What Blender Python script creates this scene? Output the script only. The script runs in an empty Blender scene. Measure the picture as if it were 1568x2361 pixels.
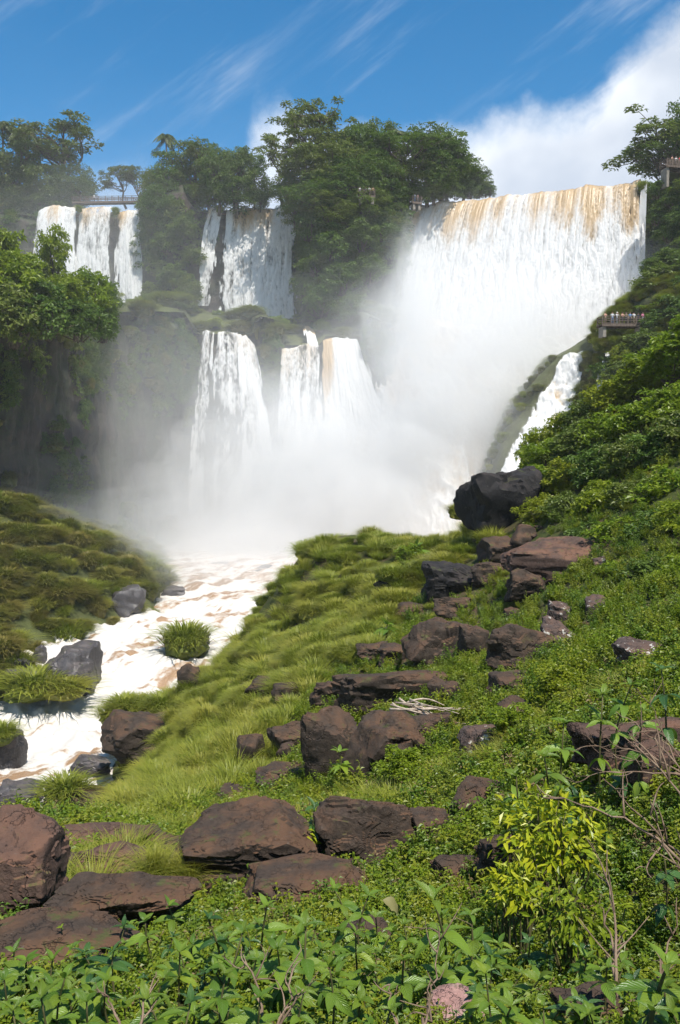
import bpy, bmesh, math, random
import numpy as np
from mathutils import Vector, Matrix, Euler

R = math.radians
rng = np.random.default_rng(7)
random.seed(7)
sc = bpy.context.scene
COL = sc.collection

# ------------------------------------------------------------------ camera
F, CX, CY = 1965.0, 784.0, 1180.5          # photograph at 1568 x 2361
PITCH = math.atan(130.5 / F)
CAM = np.array([0.0, 0.0, 20.0])
cam_data = bpy.data.cameras.new('camera')
cam = bpy.data.objects.new('camera', cam_data)
COL.objects.link(cam)
cam_data.sensor_fit = 'VERTICAL'
cam_data.sensor_height = 36.0
cam_data.lens = 36.0 * F / 2361.0
cam_data.clip_start = 0.05
cam_data.clip_end = 9000
cam.location = CAM
cam.rotation_euler = (R(90) - PITCH, 0, 0)
sc.camera = cam

# ------------------------------------------------------------------ light
SUN_DIR = Vector((0.20, -0.42, 0.885)).normalized()     # towards the sun
SUN_EL = math.asin(SUN_DIR.z)
SUN_AZ = math.atan2(SUN_DIR.x, SUN_DIR.y)
sun_data = bpy.data.lights.new('sun', 'SUN')
sun_data.energy = 5.0
sun_data.angle = R(0.6)
sun_data.color = (1.0, 0.955, 0.88)
sun = bpy.data.objects.new('sun', sun_data)
COL.objects.link(sun)
sun.rotation_euler = SUN_DIR.to_track_quat('Z', 'Y').to_euler()

world = bpy.data.worlds.new('World')
sc.world = world
world.use_nodes = True
def build_world():
    nt = world.node_tree
    nt.nodes.clear()
    N = nt.nodes.new
    L = nt.links.new
    out = N('ShaderNodeOutputWorld'); bg = N('ShaderNodeBackground')
    sky = N('ShaderNodeTexSky'); sky.sky_type = 'NISHITA'; sky.sun_disc = False
    sky.sun_elevation = SUN_EL; sky.sun_rotation = SUN_AZ
    sky.air_density = 1.0; sky.dust_density = 0.15; sky.ozone_density = 1.6; sky.altitude = 200
    hs = N('ShaderNodeHueSaturation'); hs.inputs['Hue'].default_value = 0.493; hs.inputs['Saturation'].default_value = 1.42; hs.inputs['Value'].default_value = 1.27
    L(sky.outputs[0], hs.inputs['Color'])
    tc = N('ShaderNodeTexCoord')
    sep = N('ShaderNodeSeparateXYZ'); L(tc.outputs['Generated'], sep.inputs[0])
    def m(op, a, b=None, c=None):
        n = N('ShaderNodeMath'); n.operation = op
        for i, v in enumerate((a, b, c)):
            if v is None: continue
            if isinstance(v, (int, float)): n.inputs[i].default_value = v
            else: L(v, n.inputs[i])
        return n.outputs[0]
    el = m('MULTIPLY', m('ARCSINE', sep.outputs['Z']), 57.2958)
    az = m('MULTIPLY', m('ARCTAN2', sep.outputs['X'], sep.outputs['Y']), 57.2958)
    def noise(scale, detail, rough, vec, lac=2.0):
        n = N('ShaderNodeTexNoise'); n.inputs['Scale'].default_value = scale
        n.inputs['Detail'].default_value = detail; n.inputs['Roughness'].default_value = rough
        L(vec, n.inputs['Vector']); return n.outputs[0]
    dirv = tc.outputs['Generated']
    n1 = noise(9.0, 9.0, 0.6, dirv)
    n2 = noise(2.3, 3.0, 0.5, dirv)
    # height of the cloud tops along the skyline
    fr = m('ADD', m('DIVIDE', az, 80.0), 0.5)
    ramp = N('ShaderNodeFloatCurve')
    cv = ramp.mapping.curves[0]
    prof = [(-40, 17), (-24, 15), (-19, 15.2), (-14, 17.6), (-10.5, 16.8), (-8.6, 17), (-6.6, 19.4), (-4.2, 22.2), (-2.0, 21.4), (0, 21.0), (5.5, 20.6), (8, 20.8),
            (13, 21.4), (15.8, 21.8), (17.6, 23.0), (22, 24.6), (28, 24), (40, 20)]
    while len(cv.points) < len(prof): cv.points.new(0.5, 0.5)
    for p, (a, e) in zip(cv.points, prof):
        p.location = (a / 80 + 0.5, e / 40); p.handle_type = 'AUTO'
    ramp.mapping.update()
    L(fr, ramp.inputs['Value'])
    top = m('MULTIPLY', ramp.outputs[0], 40.0)
    dlt = m('ADD', m('SUBTRACT', top, el), m('ADD', m('MULTIPLY', m('SUBTRACT', n1, 0.5), 7.5), m('MULTIPLY', m('SUBTRACT', n2, 0.5), 5.0)))
    def sstep(v, a, b):
        n = N('ShaderNodeMapRange'); n.interpolation_type = 'SMOOTHSTEP'
        n.inputs['From Min'].default_value = a; n.inputs['From Max'].default_value = b
        L(v, n.inputs['Value']); return n.outputs[0]
    dens = sstep(dlt, -0.8, 2.6)
    thin = m('ADD', m('MULTIPLY', sstep(az, -18.0, 6.0), 0.5), 0.45)
    dens = m('MULTIPLY', dens, thin)
    # high streaks
    mp = N('ShaderNodeMapping'); mp.vector_type = 'TEXTURE'
    mp.inputs['Rotation'].default_value = (0.0, R(-35), R(12)); mp.inputs['Scale'].default_value = (1.9, 1.0, 0.22)
    L(dirv, mp.inputs['Vector'])
    n3 = noise(4.2, 6.0, 0.62, mp.outputs[0])
    n4 = noise(3.0, 2.0, 0.5, dirv)
    cir = m('MULTIPLY', sstep(n3, 0.5, 0.86), m('ADD', m('MULTIPLY', sstep(n4, 0.42, 0.62), 0.6), m('MULTIPLY', sstep(az, 2.0, 20.0), 0.55)))
    dens = m('MINIMUM', m('ADD', dens, cir), 0.97)
    # clouds: white with soft grey undersides
    n5 = noise(5.0, 4.0, 0.55, dirv)
    cb = N('ShaderNodeMix'); cb.data_type = 'RGBA'
    cb.inputs['A'].default_value = (5.4, 6.0, 7.0, 1); cb.inputs['B'].default_value = (9.0, 9.3, 9.7, 1)
    L(sstep(m('SUBTRACT', n5, m('MULTIPLY', dlt, 0.02)), 0.25, 0.6), cb.inputs['Factor'])
    mx = N('ShaderNodeMix'); mx.data_type = 'RGBA'
    L(dens, mx.inputs['Factor']); L(hs.outputs[0], mx.inputs['A']); L(cb.outputs['Result'], mx.inputs['B'])
    L(mx.outputs['Result'], bg.inputs['Color'])
    bg.inputs['Strength'].default_value = 0.088
    L(bg.outputs[0], out.inputs['Surface'])
build_world()
sc.view_settings.view_transform = 'Standard'
sc.view_settings.look = 'None'
sc.view_settings.gamma = 1.0
sc.view_settings.use_curve_mapping = False
sc.view_settings.exposure = 0.5
cy = sc.cycles
cy.use_denoising = True
cy.max_bounces = 10
cy.diffuse_bounces = 3
cy.glossy_bounces = 2
cy.transmission_bounces = 4
cy.transparent_max_bounces = 160
cy.volume_bounces = 4
cy.use_light_tree = False
cy.caustics_reflective = False
cy.caustics_refractive = False

# ------------------------------------------------------------------ helpers
def ray(px, py):
    u = (px - CX) / F; v = (CY - py) / F
    s, c = math.sin(PITCH), math.cos(PITCH)
    return np.array([u, v * s + c, v * c - s])
def at(px, py, Y):
    d = ray(px, py); return CAM + d * (Y / d[1])
def proj(p):
    p = np.asarray(p, float) - CAM
    s, c = math.sin(PITCH), math.cos(PITCH)
    fw = p[..., 1] * c - p[..., 2] * s
    up = p[..., 1] * s + p[..., 2] * c
    fw = np.maximum(fw, 0.01)
    return CX + F * p[..., 0] / fw, CY - F * up / fw

def _hash(ix, iy, iz, seed):
    h = (ix.astype(np.int64) * 374761393 + iy.astype(np.int64) * 668265263 + iz.astype(np.int64) * 2147483647 + seed * 974634777) & 0xFFFFFFFF
    h = ((h ^ (h >> 13)) * 1274126177) & 0xFFFFFFFF
    h = ((h ^ (h >> 16)) * 2246822519) & 0xFFFFFFFF
    h = h ^ (h >> 15)
    return h / 4294967295.0
def vnoise(x, y, z=None, seed=0):
    x = np.asarray(x, float); y = np.asarray(y, float)
    z = np.zeros_like(x) if z is None else np.asarray(z, float)
    x, y, z = np.broadcast_arrays(x, y, z)
    ix, iy, iz = np.floor(x), np.floor(y), np.floor(z)
    fx, fy, fz = x - ix, y - iy, z - iz
    ux, uy, uz = [f * f * f * (f * (f * 6 - 15) + 10) for f in (fx, fy, fz)]
    r = 0
    for a in (0, 1):
        wx = ux if a else 1 - ux
        for b in (0, 1):
            wy = uy if b else 1 - uy
            for c in (0, 1):
                wz = uz if c else 1 - uz
                r = r + wx * wy * wz * _hash(ix + a, iy + b, iz + c, seed)
    return r * 2 - 1
def fbm(x, y, z=None, oct=4, seed=0, gain=0.5):
    r = 0; a = 1.0; f = 1.0; t = 0
    for o in range(oct):
        r = r + a * vnoise(np.asarray(x) * f + 17.3 * o, np.asarray(y) * f - 9.1 * o, None if z is None else np.asarray(z) * f + 4.7 * o, seed + o)
        t += a; a *= gain; f *= 2.03
    return r / t
def sst(x, a, b):
    t = np.clip((np.asarray(x, float) - a) / (b - a), 0, 1)
    return t * t * (3 - 2 * t)

class TPS:
    def __init__(self, P, V, lam=1e-3):
        P = np.asarray(P, float); V = np.asarray(V, float)
        n = len(P); K = self.k(P, P) + lam * np.eye(n)
        Q = np.hstack([np.ones((n, 1)), P])
        A = np.zeros((n + 3, n + 3)); A[:n, :n] = K; A[:n, n:] = Q; A[n:, :n] = Q.T
        rhs = np.zeros((n + 3,) + V.shape[1:]); rhs[:n] = V
        s = np.linalg.solve(A, rhs); self.w, self.a, self.P = s[:n], s[n:], P
    @staticmethod
    def k(A, B):
        d = ((A[:, None, :] - B[None, :, :]) ** 2).sum(-1)
        return 0.5 * d * np.log(d + 1e-12)
    def __call__(self, X):
        X = np.asarray(X, float); out = []
        for i in range(0, len(X), 20000):
            x = X[i:i + 20000]
            out.append(self.k(x, self.P) @ self.w + np.hstack([np.ones((len(x), 1)), x]) @ self.a)
        return np.concatenate(out)

def mesh_np(name, V, faces, smooth=True, attrs=None, mats=None, fmat=None):
    """faces: int array (n,3) or (n,4), or a list of such arrays"""
    V = np.asarray(V, np.float32).reshape(-1, 3)
    fl = faces if isinstance(faces, list) else [faces]
    fl = [np.asarray(f, np.int32) for f in fl if len(f)]
    me = bpy.data.meshes.new(name)
    me.vertices.add(len(V)); me.vertices.foreach_set('co', V.ravel())
    loops = np.concatenate([f.ravel() for f in fl])
    tot = np.concatenate([np.full(len(f), f.shape[1], np.int32) for f in fl])
    st = np.concatenate([[0], np.cumsum(tot)[:-1]]).astype(np.int32)
    me.loops.add(len(loops)); me.loops.foreach_set('vertex_index', loops)
    me.polygons.add(len(tot)); me.polygons.foreach_set('loop_start', st); me.polygons.foreach_set('loop_total', tot)
    me.update(calc_edges=True)
    me.polygons.foreach_set('use_smooth', np.full(len(tot), bool(smooth)))
    if attrs:
        for k, a in attrs.items():
            a = np.asarray(a, np.float32)
            if a.ndim == 1:
                at_ = me.attributes.new(k, 'FLOAT', 'POINT'); at_.data.foreach_set('value', a)
            else:
                at_ = me.attributes.new(k, 'FLOAT_VECTOR', 'POINT'); at_.data.foreach_set('vector', a.ravel())
    for m_ in (mats or []): me.materials.append(m_)
    if fmat is not None: me.polygons.foreach_set('material_index', np.asarray(fmat, np.int32))
    return me
def grid_faces(nu, nv):
    i = np.arange((nu - 1))[:, None] * nv + np.arange(nv - 1)[None, :]
    i = i.ravel()
    return np.stack([i, i + nv, i + nv + 1, i + 1], 1)
def obj(name, me, mat=None, parent=None, loc=None, label=None, cat=None, group=None, kind=None):
    o = bpy.data.objects.new(name, me); COL.objects.link(o)
    if mat is not None and me is not None and not me.materials: me.materials.append(mat)
    if parent is not None: o.parent = parent
    if loc is not None: o.location = loc
    tag(o, label, cat, group, kind)
    return o
def tag(o, label=None, cat=None, group=None, kind=None):
    if label: o['label'] = label
    if cat: o['category'] = cat
    if group: o['group'] = group
    if kind: o['kind'] = kind
    return o
def thing(name, loc, label, cat, group=None, rot=(0, 0, 0), scale=1.0):
    o = bpy.data.objects.new(name, None); COL.objects.link(o)
    o.location = loc; o.rotation_euler = rot
    o.scale = (scale,) * 3 if isinstance(scale, (int, float)) else scale
    o.empty_display_size = 0.2
    return tag(o, label, cat, group)

class MB:
    """collects tubes, boxes and patches into one mesh"""
    def __init__(s): s.V = []; s.Q = []; s.T = []; s.n = 0
    def add(s, V, Q=None, T=None):
        V = np.asarray(V, float).reshape(-1, 3); s.V.append(V)
        if Q is not None and len(Q): s.Q.append(np.asarray(Q) + s.n)
        if T is not None and len(T): s.T.append(np.asarray(T) + s.n)
        s.n += len(V)
    def tube(s, P, rad, sides=6):
        P = np.asarray(P, float); n = len(P); rad = np.broadcast_to(rad, n)
        t = np.gradient(P, axis=0); t /= np.linalg.norm(t, axis=1)[:, None] + 1e-9
        ref = np.array([0.31, 0.87, 0.38]) if abs(t[0] @ np.array([0.31, 0.87, 0.38])) < 0.9 else np.array([1.0, 0, 0])
        a = np.cross(t, ref); a /= np.linalg.norm(a, axis=1)[:, None] + 1e-9
        b = np.cross(t, a)
        th = np.arange(sides) * 2 * np.pi / sides
        V = P[:, None, :] + rad[:, None, None] * (np.cos(th)[None, :, None] * a[:, None, :] + np.sin(th)[None, :, None] * b[:, None, :])
        V = V.reshape(-1, 3)
        i = np.arange(n - 1)[:, None] * sides; j = np.arange(sides)[None, :]; k = (j + 1) % sides
        Q = np.stack([i + j, i + k, i + sides + k, i + sides + j], -1).reshape(-1, 4)
        c0 = [[0, k_ + 1, k_] for k_ in range(1, sides - 1)]
        o_ = (n - 1) * sides
        c1 = [[o_, o_ + k_, o_ + k_ + 1] for k_ in range(1, sides - 1)]
        s.add(V, Q, np.array(c0 + c1))
    def box(s, c, d, M=None):
        c = np.asarray(c, float); d = np.asarray(d, float) / 2
        V = np.array([[x, y, z] for x in (-1, 1) for y in (-1, 1) for z in (-1, 1)]) * d
        if M is not None: V = V @ np.asarray(M).T
        s.add(V + c, [[0, 1, 3, 2], [4, 6, 7, 5], [0, 4, 5, 1], [2, 3, 7, 6], [0, 2, 6, 4], [1, 5, 7, 3]])
    def mesh(s, name, smooth=True, mats=None, attrs=None):
        fl = []
        if s.Q: fl.append(np.concatenate(s.Q))
        if s.T: fl.append(np.concatenate(s.T))
        return mesh_np(name, np.concatenate(s.V), fl, smooth, attrs, mats)

def ico(sub):
    bm = bmesh.new(); bmesh.ops.create_icosphere(bm, subdivisions=sub, radius=1.0)
    V = np.array([v.co[:] for v in bm.verts]); T = np.array([[v.index for v in f.verts] for f in bm.faces]); bm.free()
    return V, T

# ------------------------------------------------------------------ materials
class NT:
    def __init__(s, name):
        s.mat = bpy.data.materials.new(name); s.mat.use_nodes = True
        s.nt = s.mat.node_tree; s.nt.nodes.clear()
        s.out = s.N('ShaderNodeOutputMaterial')
    def N(s, t, **kw):
        n = s.nt.nodes.new(t)
        for k, v in kw.items(): setattr(n, k, v)
        return n
    def L(s, a, b): s.nt.links.new(a, b)
    def put(s, sock, v):
        if isinstance(v, (int, float)): sock.default_value = v
        elif isinstance(v, (tuple, list)): sock.default_value = tuple(v) if len(v) == len(sock.default_value) else tuple(v) + (1,)
        else: s.L(v, sock)
    def noise(s, scale, detail=4, rough=0.55, vec=None, out=0):
        n = s.N('ShaderNodeTexNoise'); n.inputs['Scale'].default_value = scale
        n.inputs['Detail'].default_value = detail; n.inputs['Roughness'].default_value = rough
        if vec is not None: s.L(vec, n.inputs['Vector'])
        return n.outputs[out]
    def ramp(s, v, a, b, lo=0.0, hi=1.0):
        n = s.N('ShaderNodeMapRange', interpolation_type='SMOOTHSTEP')
        n.inputs['From Min'].default_value = a; n.inputs['From Max'].default_value = b
        n.inputs['To Min'].default_value = lo; n.inputs['To Max'].default_value = hi
        s.L(v, n.inputs['Value']); return n.outputs[0]
    def math(s, op, a, b=0.0):
        n = s.N('ShaderNodeMath', operation=op); s.put(n.inputs[0], a); s.put(n.inputs[1], b); return n.outputs[0]
    def mix(s, f, a, b):
        n = s.N('ShaderNodeMix', data_type='RGBA'); s.put(n.inputs['Factor'], f); s.put(n.inputs['A'], a); s.put(n.inputs['B'], b)
        return n.outputs['Result']
    def attr(s, name, out='Fac'):
        n = s.N('ShaderNodeAttribute'); n.attribute_name = name; return n.outputs[out]
    def coord(s, o='Object'): return s.N('ShaderNodeTexCoord').outputs[o]
    def pos(s): return s.N('ShaderNodeNewGeometry').outputs['Position']
    def nrm(s): return s.N('ShaderNodeNewGeometry').outputs['Normal']
    def rand(s): return s.N('ShaderNodeObjectInfo').outputs['Random']
    def bump(s, h, strength=0.5, dist=0.1):
        n = s.N('ShaderNodeBump'); n.inputs['Strength'].default_value = strength; n.inputs['Distance'].default_value = dist
        s.L(h, n.inputs['Height']); return n.outputs[0]
    def bsdf(s, col, rough=0.7, normal=None, spec=0.3):
        b = s.N('ShaderNodeBsdfPrincipled'); s.put(b.inputs['Base Color'], col); s.put(b.inputs['Roughness'], rough)
        b.inputs['Specular IOR Level'].default_value = spec
        if normal is not None: s.L(normal, b.inputs['Normal'])
        return b.outputs[0]
    def surf(s, sh): s.L(sh, s.out.inputs['Surface']); return s.mat

def leaf_mat(name, c1, c2, c3=None, trans=0.35, rough=0.45, spec=0.35, vein=False):
    """c1..c2 over the leaves of one plant, c3 = tint of some plants as a whole"""
    n = NT(name)
    col = n.mix(n.attr('tint'), c1, c2)
    if c3 is not None: col = n.mix(n.ramp(n.rand(), 0.25, 1.0, 0.0, 0.75), col, c3)
    nrm = None
    if vein:
        at_ = n.attr('uvl', 'Vector'); sp = n.N('ShaderNodeSeparateXYZ'); n.L(at_, sp.inputs[0])
        ax = n.math('ABSOLUTE', sp.outputs['X'])
        w = n.math('SINE', n.math('MULTIPLY', n.math('SUBTRACT', sp.outputs['Y'], n.math('MULTIPLY', ax, 0.35)), 52.0))
        rib = n.math('SUBTRACT', 1.0, n.ramp(ax, 0.0, 0.09))
        hgt = n.math('ADD', n.math('MULTIPLY', w, 0.35), n.math('MULTIPLY', rib, -1.0))
        nrm = n.bump(hgt, 0.6, 0.004)
        col = n.mix(n.math('MULTIPLY', rib, 0.35), col, (0.25, 0.36, 0.10))
    b = n.bsdf(col, rough, nrm, spec)
    t = n.N('ShaderNodeBsdfTranslucent'); n.put(t.inputs['Color'], n.mix(0.5, col, (0.16, 0.26, 0.02)))
    m = n.N('ShaderNodeMixShader'); m.inputs[0].default_value = trans
    n.L(b, m.inputs[1]); n.L(t.outputs[0], m.inputs[2])
    return n.surf(m.outputs[0])

M = {}
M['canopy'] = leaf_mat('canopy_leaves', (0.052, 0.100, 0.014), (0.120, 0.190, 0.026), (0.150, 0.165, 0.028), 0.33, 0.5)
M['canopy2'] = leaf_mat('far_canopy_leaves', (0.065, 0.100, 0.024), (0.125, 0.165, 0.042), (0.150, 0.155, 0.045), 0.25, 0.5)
M['bright'] = leaf_mat('bright_leaves', (0.115, 0.190, 0.010), (0.280, 0.350, 0.020), (0.300, 0.305, 0.020), 0.47, 0.42)  # foliage of a brighter yellow-green leaf colour
M['herb'] = leaf_mat('herb_leaves', (0.120, 0.190, 0.013), (0.275, 0.345, 0.026), (0.280, 0.285, 0.030), 0.43, 0.42)
M['herbdark'] = leaf_mat('dark_herb_leaves', (0.070, 0.140, 0.016), (0.160, 0.245, 0.026), (0.190, 0.215, 0.028), 0.4, 0.4)
M['yellow'] = leaf_mat('yellow_leaves', (0.21, 0.28, 0.012), (0.44, 0.44, 0.020), None, 0.35, 0.38)
M['big'] = leaf_mat('broad_leaves', (0.085, 0.170, 0.020), (0.200, 0.305, 0.032), (0.165, 0.230, 0.024), 0.4, 0.36, 0.45, vein=True)
M['big_dark'] = leaf_mat('dark_broad_leaves', (0.030, 0.085, 0.022), (0.070, 0.150, 0.034), None, 0.3, 0.33, 0.5, vein=True)
M['big_lime'] = leaf_mat('lime_broad_leaves', (0.140, 0.230, 0.020), (0.260, 0.340, 0.030), None, 0.42, 0.38, 0.4, vein=True)
M['palm'] = leaf_mat('palm_leaves', (0.060, 0.085, 0.025), (0.10, 0.13, 0.035), None, 0.25, 0.45)
M['grass'] = leaf_mat('grass_blades', (0.135, 0.170, 0.014), (0.310, 0.325, 0.042), (0.340, 0.310, 0.050), 0.4, 0.45)
M['tuss'] = leaf_mat('tussock_blades', (0.105, 0.112, 0.016), (0.225, 0.205, 0.036), (0.220, 0.170, 0.040), 0.35, 0.5)
M['dryleaf'] = leaf_mat('dry_leaves', (0.13, 0.085, 0.04), (0.26, 0.19, 0.09), None, 0.25, 0.6)
M['drygrass'] = leaf_mat('dry_grass_blades', (0.16, 0.15, 0.05), (0.30, 0.26, 0.11), None, 0.3, 0.6)

def rock_mat(name, base, red, lichen=0.0, wet=0.0, moss=0.0, scale=1.0):
    n = NT(name); p = n.coord('Object'); g = n.nrm()
    sp = n.N('ShaderNodeSeparateXYZ'); n.L(g, sp.inputs[0])
    big = n.noise(0.9 * scale, 5, 0.6, p); fine = n.noise(9 * scale, 8, 0.65, p); mid = n.noise(3 * scale, 6, 0.6, p)
    up = n.ramp(n.math('ADD', sp.outputs['Z'], n.math('MULTIPLY', n.math('SUBTRACT', mid, 0.5), 0.9)), 0.1, 0.85)
    col = n.mix(n.ramp(fine, 0.3, 0.7), base, tuple(c * 1.7 for c in base))
    col = n.mix(n.math('MULTIPLY', up, n.ramp(big, 0.38, 0.6, 0.05, 0.9)), col, red)
    col = n.mix(n.ramp(n.noise(26 * scale, 3, 0.6, p), 0.62, 0.7, 0, 0.5), col, tuple(c * 0.45 for c in base))
    col = n.mix(n.ramp(n.noise(5.5 * scale, 6, 0.7, p), 0.63, 0.68, 0, 0.35), col, (0.16, 0.15, 0.13))
    col = n.mix(n.math('MULTIPLY', up, n.ramp(n.noise(2.1 * scale, 6, 0.7, p), 0.56, 0.66, 0, 0.75)), col, (0.060, 0.072, 0.020))
    if lichen > 0:
        l1 = n.noise(2.6 * scale, 4, 0.7, p)
        col = n.mix(n.ramp(l1, 0.70 - lichen * 0.12, 0.73 - lichen * 0.12), col, (0.42, 0.40, 0.35))
    if moss > 0:
        col = n.mix(n.math('MULTIPLY', up, n.ramp(n.noise(1.6 * scale, 5, 0.65, p), 0.62 - 0.25 * moss, 0.75 - 0.2 * moss)), col, (0.055, 0.075, 0.018))
    h = n.math('ADD', n.math('MULTIPLY', mid, 0.6), n.math('ADD', n.math('MULTIPLY', fine, 0.45), n.math('MULTIPLY', n.noise(30 * scale, 4, 0.6, p), 0.22)))
    vo = n.N('ShaderNodeTexVoronoi', feature='DISTANCE_TO_EDGE'); vo.inputs['Scale'].default_value = 0.8 * scale
    wv = n.N('ShaderNodeVectorMath', operation='ADD'); n.L(p, wv.inputs[0]); n.L(n.noise(2.2 * scale, 4, 0.6, p, 1), wv.inputs[1]); n.L(wv.outputs[0], vo.inputs['Vector'])
    h = n.math('ADD', h, n.math('MULTIPLY', n.ramp(vo.outputs['Distance'], 0.0, 0.02), 0.5))
    b = n.bsdf(col, 0.45 if wet else 0.82, n.bump(h, 0.9, 0.07 / scale), 0.5 if wet else 0.25)
    return n.surf(b)
M['rock'] = rock_mat('basalt', (0.031, 0.023, 0.017), (0.098, 0.053, 0.030))
M['rock_near'] = rock_mat('basalt_near', (0.033, 0.024, 0.018), (0.104, 0.055, 0.030), scale=2.2)
M['rock_red'] = rock_mat('red_basalt', (0.050, 0.032, 0.025), (0.145, 0.074, 0.046), scale=1.5)
M['rock_lichen'] = rock_mat('lichen_basalt', (0.045, 0.034, 0.030), (0.125, 0.072, 0.050), lichen=1.0, scale=1.6)
M['rock_black'] = rock_mat('black_basalt', (0.014, 0.013, 0.013), (0.035, 0.027, 0.024))
M['rock_wet'] = rock_mat('wet_basalt', (0.040, 0.036, 0.036), (0.105, 0.085, 0.075), wet=1)
M['rock_pink'] = rock_mat('pink_rock', (0.20, 0.11, 0.095), (0.36, 0.23, 0.20), scale=3)
M['rock_pale'] = rock_mat('pale_rock', (0.30, 0.27, 0.23), (0.48, 0.44, 0.38), scale=3)

def cliff_mat(name, base, warm, moss):
    n = NT(name); p = n.pos(); g = n.nrm()
    sp = n.N('ShaderNodeSeparateXYZ'); n.L(g, sp.inputs[0])
    mp = n.N('ShaderNodeMapping'); mp.inputs['Scale'].default_value = (1, 1, 0.22); n.L(p, mp.inputs['Vector'])
    s1 = n.noise(0.55, 6, 0.65, mp.outputs[0]); s2 = n.noise(0.12, 4, 0.55, p); s3 = n.noise(2.2, 5, 0.65, p)
    col = n.mix(n.ramp(s1, 0.35, 0.65), base, warm)
    col = n.mix(n.math('MULTIPLY', n.ramp(s2, 0.36, 0.6), n.ramp(s3, 0.35, 0.6)), col, moss)
    col = n.mix(n.ramp(sp.outputs['Z'], 0.35, 0.8, 0, 0.9), col, moss)
    h = n.math('ADD', s1, n.math('MULTIPLY', s3, 0.35))
    return n.surf(n.bsdf(col, 0.7, n.bump(h, 0.8, 0.5), 0.3))
M['cliff'] = cliff_mat('cliff_rock', (0.018, 0.016, 0.014), (0.060, 0.042, 0.032), (0.030, 0.040, 0.012))
M['terrace'] = cliff_mat('terrace_moss', (0.035, 0.040, 0.014), (0.060, 0.060, 0.020), (0.070, 0.080, 0.022))

def soil_mat():
    n = NT('hillside_soil'); p = n.pos()
    a = n.noise(0.6, 6, 0.6, p); b = n.noise(5, 6, 0.65, p); c = n.noise(30, 4, 0.6, p)
    col = n.mix(n.ramp(a, 0.4, 0.62), (0.060, 0.072, 0.016), (0.085, 0.052, 0.032))
    col = n.mix(n.ramp(b, 0.4, 0.65), col, (0.045, 0.062, 0.014))
    col = n.mix(n.ramp(c, 0.5, 0.7, 0, 0.4), col, (0.03, 0.02, 0.014))
    h = n.math('ADD', b, n.math('MULTIPLY', c, 0.3))
    return n.surf(n.bsdf(col, 0.9, n.bump(h, 0.8, 0.08), 0.15))
M['soil'] = soil_mat()
def bark_mat(name, a, b):
    n = NT(name); p = n.coord('Object')
    mp = n.N('ShaderNodeMapping'); mp.inputs['Scale'].default_value = (1, 1, 0.2); n.L(p, mp.inputs['Vector'])
    f = n.noise(9, 5, 0.6, mp.outputs[0])
    return n.surf(n.bsdf(n.mix(n.ramp(f, 0.35, 0.65), a, b), 0.85, n.bump(f, 0.6, 0.03), 0.2))
M['bark'] = bark_mat('bark', (0.07, 0.055, 0.042), (0.16, 0.13, 0.10))
M['twig'] = bark_mat('twig_bark', (0.13, 0.085, 0.055), (0.24, 0.17, 0.115))
M['stick'] = bark_mat('bleached_wood', (0.30, 0.23, 0.17), (0.48, 0.40, 0.32))
M['stem'] = bark_mat('green_stem', (0.075, 0.070, 0.025), (0.13, 0.12, 0.05))
M['wood'] = bark_mat('weathered_timber', (0.085, 0.062, 0.048), (0.15, 0.115, 0.09))
M['concrete'] = bark_mat('old_concrete', (0.17, 0.15, 0.12), (0.27, 0.24, 0.20))

def water_mat(name, mud, foamc, sheet=True):
    n = NT(name)
    foam = n.attr('foam'); p = n.pos()
    mp = n.N('ShaderNodeMapping'); mp.inputs['Scale'].default_value = (1, 1, 0.35 if sheet else 1); n.L(p, mp.inputs['Vector'])
    f1 = n.noise(2.6 if sheet else 1.5, 8, 0.72, mp.outputs[0])
    ff = n.math('ADD', foam, n.math('MULTIPLY', n.math('SUBTRACT', f1, 0.5), 0.75))
    if not sheet: ff = n.math('ADD', ff, n.math('MULTIPLY', n.math('SUBTRACT', n.noise(5.5, 6, 0.7, p), 0.5), 0.5))
    col = n.mix(n.ramp(ff, 0.18, 0.72) if sheet else n.ramp(ff, 0.26, 0.66), mud, foamc)
    b = n.bsdf(col, n.ramp(ff, 0.2, 0.6, 0.22, 0.75), n.bump(f1, 0.35 if sheet else 0.6, 0.3 if sheet else 0.35), 0.4)
    if not sheet: return n.surf(b)
    t = n.N('ShaderNodeBsdfTranslucent'); n.put(t.inputs['Color'], col)
    m1 = n.N('ShaderNodeMixShader'); m1.inputs[0].default_value = 0.28; n.L(b, m1.inputs[1]); n.L(t.outputs[0], m1.inputs[2])
    tr = n.N('ShaderNodeBsdfTransparent')
    mp2 = n.N('ShaderNodeMapping'); mp2.inputs['Scale'].default_value = (1, 1, 0.07); n.L(p, mp2.inputs['Vector'])
    f2 = n.noise(2.4, 7, 0.7, mp2.outputs[0])
    a = n.math('ADD', n.attr('cover'), n.math('ADD', n.math('MULTIPLY', n.math('SUBTRACT', f1, 0.5), 0.7), n.math('MULTIPLY', n.math('SUBTRACT', f2, 0.5), 1.1)))
    m2 = n.N('ShaderNodeMixShader'); n.L(n.ramp(a, 0.05, 0.85), m2.inputs[0])
    n.L(tr.outputs[0], m2.inputs[1]); n.L(m1.outputs[0], m2.inputs[2])
    return n.surf(m2.outputs[0])
M['fall'] = water_mat('falling_water', (0.62, 0.44, 0.25), (0.83, 0.82, 0.80))
M['boil'] = water_mat('boiling_water', (0.56, 0.44, 0.31), (0.74, 0.71, 0.67), sheet=False)
M['river'] = water_mat('muddy_river', (0.33, 0.210, 0.120), (0.62, 0.58, 0.525), sheet=False)
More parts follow.
